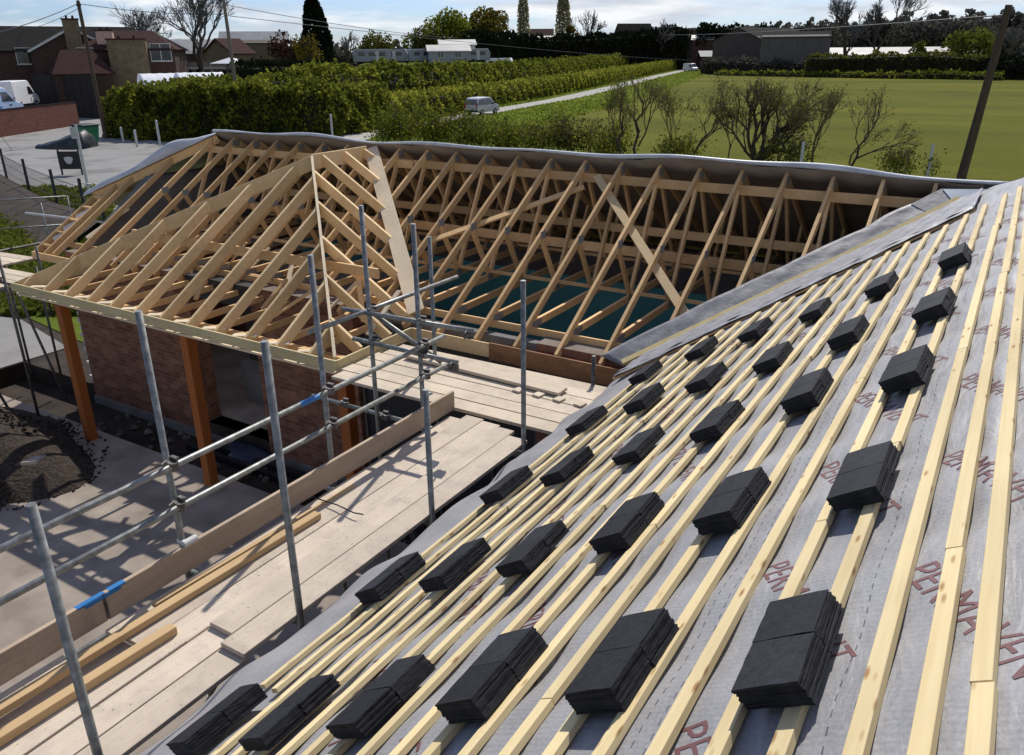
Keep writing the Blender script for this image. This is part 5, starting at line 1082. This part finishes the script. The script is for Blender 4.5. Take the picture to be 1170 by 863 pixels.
for i in range(na+1):
    q = i/na; hh_ = .25+1.15*q**1.4*(1 if q < .9 else (1-q)/.1*.6+.4)
    for j in range(nb+1):
        a = math.pi*j/nb; y_ = math.cos(a)*1.05*(.5+.5*min(1, q*3)); vs.append(cp_+Vector((_r0[0], _r0[1], 0))*(-1.9+3.8*q)+Vector((-_r0[1], _r0[0], 0))*y_+Vector((0, 0, max(.01, hh_*math.sin(a)**.7+.05*math.sin(9*q+3*j)*math.sin(a)))))
m.add(vs, [(i*(nb+1)+j, i*(nb+1)+j+1, (i+1)*(nb+1)+j+1, (i+1)*(nb+1)+j) for i in range(na) for j in range(nb)]+[tuple(range(nb+1)), tuple(range(na*(nb+1), na*(nb+1)+nb+1))]); tag(m.build('tarpaulin', 'tarp', smooth=True), 'dark tarpaulin pulled over a low pile beside the green bin', 'tarpaulin')
# green bin
gb = at(101, 164); t_ = thing('wheelie_bin', gb, 'large green bin at the corner of the yard wall', 'bin'); zt2 = hgt(103, 142, gb); m = MB(); q = .55
m.add([gb+Vector((-q, -q, .12)), gb+Vector((q, -q, .12)), gb+Vector((q, q, .12)), gb+Vector((-q, q, .12)), gb+Vector((-q*1.3, -q*1.2, zt2-.1)), gb+Vector((q*1.3, -q*1.2, zt2-.1)), gb+Vector((q*1.3, q*1.2, zt2-.1)), gb+Vector((-q*1.3, q*1.2, zt2-.1))], [(0, 3, 2, 1), (4, 5, 6, 7), (0, 1, 5, 4), (1, 2, 6, 5), (2, 3, 7, 6), (3, 0, 4, 7)]); m.build('bin_body', 'greenplastic', t_, bevel=.03)
m = MB(); m.box(gb+Vector((0, 0, zt2-.04)), (1.55, 1.45, .12)); m.build('lid', 'blacksteel', t_, bevel=.03)
for sx in (-.4, .4): m = MB(); m.tube(gb+Vector((sx, -.5, .1)), gb+Vector((sx, -.4, .1)), .1, n=10); m.build('wheel', 'tyre', t_)
# black board on two posts and the pale post beside it
sg = at(83, 200); t_ = thing('sign_board', sg, 'black notice board with a pale blotch on posts by the road', 'sign'); zt3 = hgt(83, 171, sg); rx = Vector((_r0[0], _r0[1], 0))
for k in (-.55, .55): m = MB(); c = sg+rx*k; m.tube(c, c+Vector((0, 0, zt3+(.25 if k < 0 else 0))), .05, n=8); m.build('sign_post', 'blacksteel', t_)
m = MB(); m.box(sg+Vector((0, 0, zt3-.55))-Vector((-rx.y, rx.x, 0))*.08, (1.15, .05, .95), (rx, Vector((-rx.y, rx.x, 0)), Vector((0, 0, 1)))); m.build('panel', 'blacksteel', t_, bevel=.01)
m = MB(); c = sg+Vector((0, 0, zt3-.55))-Vector((-rx.y, rx.x, 0))*.115; m.prism([(.22*math.cos(a)*(1+.25*math.sin(3*a)), .24*math.sin(a)*(1+.2*math.cos(2*a))) for a in np.linspace(0, 6.28, 15)[:-1]], c, rx, Vector((0, 0, 1)), Vector((-rx.y, rx.x, 0)), .02); m.build('blotch', 'offwhite', t_)
pp = at(103, 226); t_ = thing('lamp_post', pp, 'pale grey post with a small plate beside the notice board', 'post'); zt4 = hgt(86, 143, pp); m = MB(); m.tube(pp, pp+Vector((0, 0, zt4)), .075, .06, n=10); m.build('shaft', 'offwhite', t_)
m = MB(); m.box(pp+Vector((-.15, -.08, zt4-.35)), (.42, .04, .5)); m.build('plate', 'offwhite', t_, bevel=.01)
m = MB(); m.bar(pp+Vector((-1.1, .3, .55)), pp+Vector((.8, -.3, .7)), .09, .05); tag(m.build('rail_plank', 'offwhite'), 'pale rail plank by the foot of the grey post', 'plank')
# black close-boarded fence behind the vans
f0, f1 = far(30, 108), far(101, 98); t_ = thing('boarded_fence', f0, 'black close boarded fence behind the vans', 'fence'); dd_ = (f1-f0).normalized(); n = 9; zt5 = hgt(70, 86, (f0+f1)/2)
for i in range(n):
    a, b = f0.lerp(f1, i/n), f0.lerp(f1, (i+1)/n); m = MB(); m.bar(a+Vector((0, 0, zt5/2)), b-dd_*.12+Vector((0, 0, zt5/2)), .05, zt5); m.build('fence_panel', 'fencewood', t_); m = MB(); m.box(b-dd_*.06+Vector((0, 0, zt5/2+.06)), (.11, .11, zt5+.12)); m.build('fence_post', 'fencewood', t_)

# =================================================================== BUILDINGS
def house(P, rz, w, d, he, hr, wall_m, roof_m, label, cat='house', name='brick_house', hip=0.0, windows=(), chimneys=(), gable=None, ov=.35, loft=None):
    """local x along the ridge, -y towards the viewer. windows: (x, z, w, h) on the front; gable: (x, w, depth, he, hr) a front wing"""
    t_ = thing(name, P, label, cat); B = Vector(P)
    def pt(x, y, z): return B+Vector((x, y, z))
    m = MB(); a = [(-w/2, -d/2), (w/2, -d/2), (w/2, d/2), (-w/2, d/2)]
    if hip < .05:
        m.prism([(-d/2, 0), (d/2, 0), (d/2, he), (0, hr-.12), (-d/2, he)], pt(-w/2, 0, 0), (0, 1, 0), (0, 0, 1), (1, 0, 0), w)
    else: m.span(pt(-w/2, -d/2, 0), pt(w/2, d/2, he))
    m.build('wall', wall_m, t_)
    r_ = MB(); hw = w/2+ov; hd = d/2+ov; rr = w/2-hip+ (0 if hip else ov); ze = he-.18; T_ = .14
    for z_ in (0,):
        f = [pt(-hw, -hd, ze), pt(hw, -hd, ze), pt(rr, 0, hr), pt(-rr, 0, hr)]; b = [pt(hw, hd, ze), pt(-hw, hd, ze), pt(-rr, 0, hr), pt(rr, 0, hr)]
        r_.sheet(f, T_, (0, -1, 1.2)); r_.sheet(b, T_, (0, 1, 1.2))
        if hip: r_.sheet([pt(-hw, hd, ze), pt(-hw, -hd, ze), pt(-rr, 0, hr)], T_, (-1, 0, 1.2)); r_.sheet([pt(hw, -hd, ze), pt(hw, hd, ze), pt(rr, 0, hr)], T_, (1, 0, 1.2))
    rf = r_.build('roof', roof_m, t_)
    gw = None
    if gable:
        gx, gwid, gd, ghe, ghr = gable; m = MB(); m.prism([(-gwid/2, 0), (gwid/2, 0), (gwid/2, ghe), (0, ghr-.12), (-gwid/2, ghe)], pt(gx, -d/2-gd, 0), (1, 0, 0), (0, 0, 1), (0, 1, 0), gd+.5); m.build('gable_wall', wall_m, t_)
        m = MB(); sl_ = (ghr-ghe)/(gwid/2)
        for s_ in (-1, 1): m.sheet([pt(gx, -d/2-gd-.3, ghr), pt(gx, 0, ghr), pt(gx+s_*(gwid/2+.35), 0, ghe-.35*sl_), pt(gx+s_*(gwid/2+.35), -d/2-gd-.3, ghe-.35*sl_)], .14, (s_*sl_, 0, 1))
        m.build('gable_roof', roof_m, t_)
        for s_ in (-1, 1): m = MB(); m.bar(pt(gx, -d/2-gd-.33, ghr-.12), pt(gx+s_*(gwid/2+.37), -d/2-gd-.33, ghe-.37*sl_-.12), .05, .22, (0, 0, 1)); m.build('bargeboard', 'offwhite', t_)
    for i, wd in enumerate(windows):
        x, z, ww, wh = wd[:4]; yo = wd[4] if len(wd) > 4 else -d/2
        fr = pivot('window', pt(x, yo-.04, z), t_); m = MB()
        for q in ((x-ww/2, z, .06, wh), (x+ww/2, z, .06, wh), (x, z-wh/2, ww, .06), (x, z+wh/2, ww, .06), (x, z, .05, wh)): m.box(pt(q[0], yo-.04, q[1]), (q[2] if q[2] > .07 else .07, .08, q[3] if q[3] > .07 else .07))
        m.build('frame', 'offwhite', fr); m = MB(); m.box(pt(x, yo-.02, z), (ww-.08, .03, wh-.08)); m.build('pane', 'glass', fr); m = MB(); m.box(pt(x, yo-.08, z-wh/2-.08), (ww+.2, .16, .07)); m.build('sill', 'offwhite', fr)
    for x, y, cw, cd, z0, z1, cm_ in chimneys:
        m = MB(); m.span(pt(x-cw/2, y-cd/2, z0), pt(x+cw/2, y+cd/2, z1)); ch = m.build('chimney', cm_, t_); m = MB(); m.span(pt(x-cw/2-.08, y-cd/2-.08, z1), pt(x+cw/2+.08, y+cd/2+.08, z1+.15)); m.tube(pt(x-cw*.2, y, z1+.1), pt(x-cw*.2, y, z1+.45), .12, n=8); m.tube(pt(x+cw*.2, y, z1+.1), pt(x+cw*.2, y, z1+.45), .12, n=8); m.build('chimney_cap', 'redtile', t_)
    t_.rotation_euler.z = rz; return t_
def face(px, off=0): return bearing(px)-math.pi/2+off      # rotation that turns a front to the viewer
def hz_(px, d, py): return hgt(px, py, far(px, d))
# 1: gabled house far left
d1 = 112
house(far(20, d1+6), face(20, .05), 26, 9, hz_(20, d1, 56), hz_(20, d1, 28), 'brickhouse', 'rooftile', 'dark tiled brick house with a front gable and tall tan chimney', 
      windows=((-7.6, hz_(20, d1, 70), 3.0, 2.6, -4.5), (1.2, hz_(20, d1, 64), 3.2, 1.7, -4.5), (8.2, hz_(20, d1, 65), 1.6, 1.4, -8.06)), chimneys=((5.4, -8.3, 1.6, .8, 0, hz_(20, d1, 23), 'render'),), gable=(5.3, 8.6, 3.5, hz_(20, d1, 56), hz_(20, d1, 31)))
# bay window tower on it is a further small gable at the left
d2 = 108
house(far(154, d2+4), face(154, -.18), 10.2, 10, hz_(160, d2, 55), hz_(160, d2, 34), 'brickhouse', 'redtile', 'brown tiled brick house with a broad tan chimney breast', hip=2.8,
      windows=((-4.2, hz_(160, d2, 63), 1.7, 1.6), (3.7, hz_(160, d2, 60), 2.2, 1.8)), chimneys=((.4, -5.6, 4.0, 1.3, 0, hz_(160, d2, 46), 'render'), (-2.2, -3.4, 1.7, .9, 5.0, hz_(160, d2, 35.5), 'pinkbrick')))
house(far(88, 106), face(88, .1), 5.5, 6, hz_(88, 106, 82), hz_(88, 106, 57), 'brickhouse', 'redtile', 'low lean-to between the two brick houses with a red brown roof', cat='outbuilding', name='outbuilding', hip=1.2, windows=((-1.2, 1.4, 1.4, 1.0),))
house(far(214, 150), face(214, .2), 10, 8, hz_(214, 150, 60), hz_(214, 150, 45), 'brickhouse', 'slate', 'low building with a pale grey sheet roof behind the tall bare tree', cat='shed', name='shed', windows=((2, 2, 1.4, 1.0),))
house(far(293, 160), face(293, -.05), 11, 8, hz_(293, 160, 48), hz_(293, 160, 36), 'render', 'slate', 'orange brick bungalow with a pale roof behind the dark hedge', name='bungalow', windows=((-2, 2.0, 1.4, 1.0), (2.4, 2.0, 1.4, 1.0)))
house(far(262, 135), face(262, .9), 5, 5, hz_(262, 135, 60), hz_(262, 135, 44), 'render', 'redtile', 'small tan gabled house partly hidden by the grey pole', windows=((0, 2.2, 1.0, 1.0),))
house(far(212, 122), face(212, .1), 9, 5, hz_(212, 122, 79), hz_(212, 122, 71), 'fencewood', 'rooftile', 'low dark roofed shed beyond the white polytunnel', cat='shed', name='shed', windows=((1, 1.2, 1.0, .6),))
house(far(723, 345), face(723, .35), 13, 10, hz_(723, 345, 42), hz_(723, 345, 27), 'brickhouse', 'rooftile', 'grey gabled house above the conifer hedge', windows=((0, 4, 1.2, 1.2),))
house(far(628, 300), face(628), 18, 8, hz_(628, 300, 46), hz_(628, 300, 41), 'offwhite', 'palesheet', 'long white shed behind the poplars', cat='shed', name='shed', windows=((0, 2, 1.2, 1.0),))
house(far(617, 310), face(617), 9, 8, hz_(617, 310, 41), hz_(617, 310, 33), 'brickhouse', 'redtile', 'brown roofed house between the poplars', windows=((0, 4, 1.2, 1.2),))
# white covered tunnel (half round), gazebo, caravans
def tunnel(P, rz, L, r, label, mat='white', rib=5):
    t_ = thing('polytunnel', P, label, 'polytunnel'); B = Vector(P); n = 12; m = MB(); vs = []
    for i in range(rib*3+1):
        x = -L/2+L*i/(rib*3); k = 1+.005*math.cos(2*math.pi*i/3)
        for j in range(n+1): a = math.pi*j/n; vs.append(B+Vector((x, math.cos(a)*r*k, math.sin(a)*r*k*1.05)))
    m.add(vs, [(i*(n+1)+j, i*(n+1)+j+1, (i+1)*(n+1)+j+1, (i+1)*(n+1)+j) for i in range(rib*3) for j in range(n)]+[tuple(range(n+1)), tuple(range(rib*3*(n+1), rib*3*(n+1)+n+1))]); m.build('cover', mat, t_, smooth=True)
    m = MB()
    for i in range(rib+1):
        x = -L/2+L*i/rib; m.path([B+Vector((x, math.cos(a)*r*.985, math.sin(a)*r*1.035)) for a in np.linspace(0, math.pi, 13)], .03, 5)
    m.build('hoops', 'silver', t_)
    t_.rotation_euler.z = rz; return t_
tunnel(far(185, 97), face(185, .12), 5.2, hz_(185, 97, 79)/1.05-.4, 'left part of the shiny white covered tunnel above the hedge')
tunnel(far(224, 96), face(224, .12), 4.6, hz_(224, 96, 78)/1.05-.4, 'right part of the shiny white covered tunnel above the hedge')
gz = far(263, 118); t_ = thing('gazebo', gz, 'white pyramid gazebo behind the grey wooden pole', 'gazebo'); ze_, za = hz_(263, 118, 72.5), hz_(263, 118, 65.5); m = MB(); q = 1.9
m.add([gz+Vector((-q, -q, ze_)), gz+Vector((q, -q, ze_)), gz+Vector((q, q, ze_)), gz+Vector((-q, q, ze_)), gz+Vector((0, 0, za))], [(0, 1, 4), (1, 2, 4), (2, 3, 4), (3, 0, 4), (3, 2, 1, 0)]); m.build('canopy', 'white', t_)
for sx in (-1, 1):
    for sy in (-1, 1): m = MB(); m.tube(gz+Vector((sx*q*.95, sy*q*.95, 0)), gz+Vector((sx*q*.95, sy*q*.95, ze_)), .05, n=6); m.build('leg', 'offwhite', t_)
CV = [(-3.3, .4), (-3.4, 1.5), (-3.15, 2.5), (2.9, 2.55), (3.35, 1.7), (3.3, .4)]
def caravan(P, rz, W, label, paint='white', sc=1.0):
    t_ = thing('caravan', P, label, 'caravan', 'caravans beyond the lane hedge'); B = Vector(P); m = MB(); m.prism([(x*sc, z) for x, z in CV], B+Vector((0, -W/2, 0)), (1, 0, 0), (0, 0, 1), (0, 1, 0), W); m.build('body', paint, t_, bevel=.08)
    for x in (-2.0*sc, -.2*sc, 1.7*sc):
        for y in (-W/2-.01, W/2+.01): m = MB(); m.box(B+Vector((x, y, 1.7)), (1.1*sc, .03, .65)); m.build('window', 'glass', t_, bevel=.01)
    m = MB(); m.box(B+Vector((.8*sc, -W/2-.012, 1.35)), (.6, .03, 1.75)); m.build('door', 'offwhite', t_)
    for y in (-W/2+.1, W/2-.1): m = MB(); m.tube(B+Vector((-.2, y-.1, .34)), B+Vector((-.2, y+.1, .34)), .34, n=14); m.build('wheel', 'tyre', t_)
    t_.rotation_euler.z = rz; return t_
CZ = 4.4
V = []; xs_ = np.linspace(395, 600, 28); ds_ = [118, 128, 138, 148, 160, 176, 190]
for px in xs_:
    for d in ds_:
        e = min(1, max(0, (d-118)/34))*min(1, max(0, (px-395)/18))*min(1, max(0, (585-px)/35))*min(1, max(0, (190-d)/12)); P = far(px, d); V.append((P.x, P.y, CZ*e*e*(3-2*e)-.02))
nd = len(ds_); F = [(i*nd+j, (i+1)*nd+j, (i+1)*nd+j+1, i*nd+j+1) for i in range(len(xs_)-1) for j in range(nd-1)]
raw('rising_ground', np.array(V), np.array(F), 'grass', None, True)['kind'] = 'structure'
def up_(P, z=CZ): return Vector((P.x, P.y, z-.05))
for i, (px, d, dz, lab, pm) in enumerate(((425, 160, .1, 'leftmost grey white caravan with a dark window band', 'caravan'), (446, 166, -.1, 'grey caravan second from the left of its row', 'caravan'), (466, 168, .05, 'caravan in the middle of the row under the cable', 'caravan'), (487, 164, .2, 'caravan just left of the pale gabled chalet', 'caravan'), (540, 172, .3, 'small caravan at the right end of the row', 'caravan'), (571, 176, -.2, 'white caravan roof peeping above the hedge at right', 'white'))):
    caravan(up_(far(px, d), CZ if i < 5 else 2.6), face(px, dz), 2.3, lab, pm, 1.0 if i < 5 else .8)
house(up_(far(512, 162)), face(512, .1), 7.5, 4.5, hz_(512, 162, 57)-CZ, hz_(512, 162, 51)-CZ, 'caravan', 'palesheet', 'pale gabled chalet among the caravans', cat='chalet', name='chalet', windows=((-1.6, 1.5, 1.2, 1.0), (1.6, 1.5, 1.2, 1.0)))
house(up_(far(522, 178)), face(522, .1), 7, 5, hz_(522, 178, 50)-CZ, hz_(522, 178, 45)-CZ, 'offwhite', 'palesheet', 'white roofed chalet behind the gabled chalet', cat='chalet', name='chalet', windows=((0, 2.2, 1.2, 1.0),))
# barn and sheds on the right
house(far(872, 268), face(872, .95), 26, 17, hz_(868, 255, 45), hz_(868, 262, 31), 'barn', 'rooftile', 'brown clad barn with a shallow grey roof beyond the pasture', cat='barn', name='barn', windows=((-8, 2.2, 3.5, 2.8), (2, 2.2, 3.5, 2.8)))
house(far(908, 240), face(908, -.04), 17, 8, hz_(908, 240, 42), hz_(908, 240, 36), 'greyclad', 'rooftile', 'grey clad annexe at the right end of the barn', cat='barn', name='barn', windows=((-5.6, 2.4, 1.2, 2.2),))
house(far(1013, 265), face(1013, -.02), 48, 9, hz_(1013, 265, 62), hz_(1013, 265, 54), 'offwhite', 'palesheet', 'long low shed with a pale cream roof across the pasture', cat='shed', name='shed', windows=((-6, 1.5, 1.5, .9), (8, 1.5, 1.5, .9)))
house(far(812, 330), face(812), 14, 8, hz_(812, 330, 45), hz_(812, 330, 40), 'brickhouse', 'palesheet', 'small shed with a bright white roof at the end of the lane', cat='shed', name='shed', windows=((0, 2, 2, 1.4),))
house(far(816, 315), face(816, .3), 11, 6, hz_(816, 315, 64), hz_(816, 315, 58), 'redtile', 'slate', 'low dull red outbuilding behind the far white van', cat='outbuilding', name='outbuilding', windows=((0, 1.4, 1.4, 1.0),))
caravan(far(1120, 228), face(1120, .1), 2.3, 'white caravan half hidden behind the hedge by the leaning pole', 'white', 1.0)

# =================================================================== RENDER SETTINGS
S.render.engine = 'CYCLES'; S.cycles.use_denoising = True; S.cycles.max_bounces = 8; S.cycles.diffuse_bounces = 5; S.cycles.use_adaptive_sampling = True
try: S.cycles.denoiser = 'OPENIMAGEDENOISE'
except Exception: pass
S.view_settings.view_transform = 'Standard'; S.view_settings.look = 'None'; S.view_settings.exposure = 0.08; S.view_settings.gamma = 1
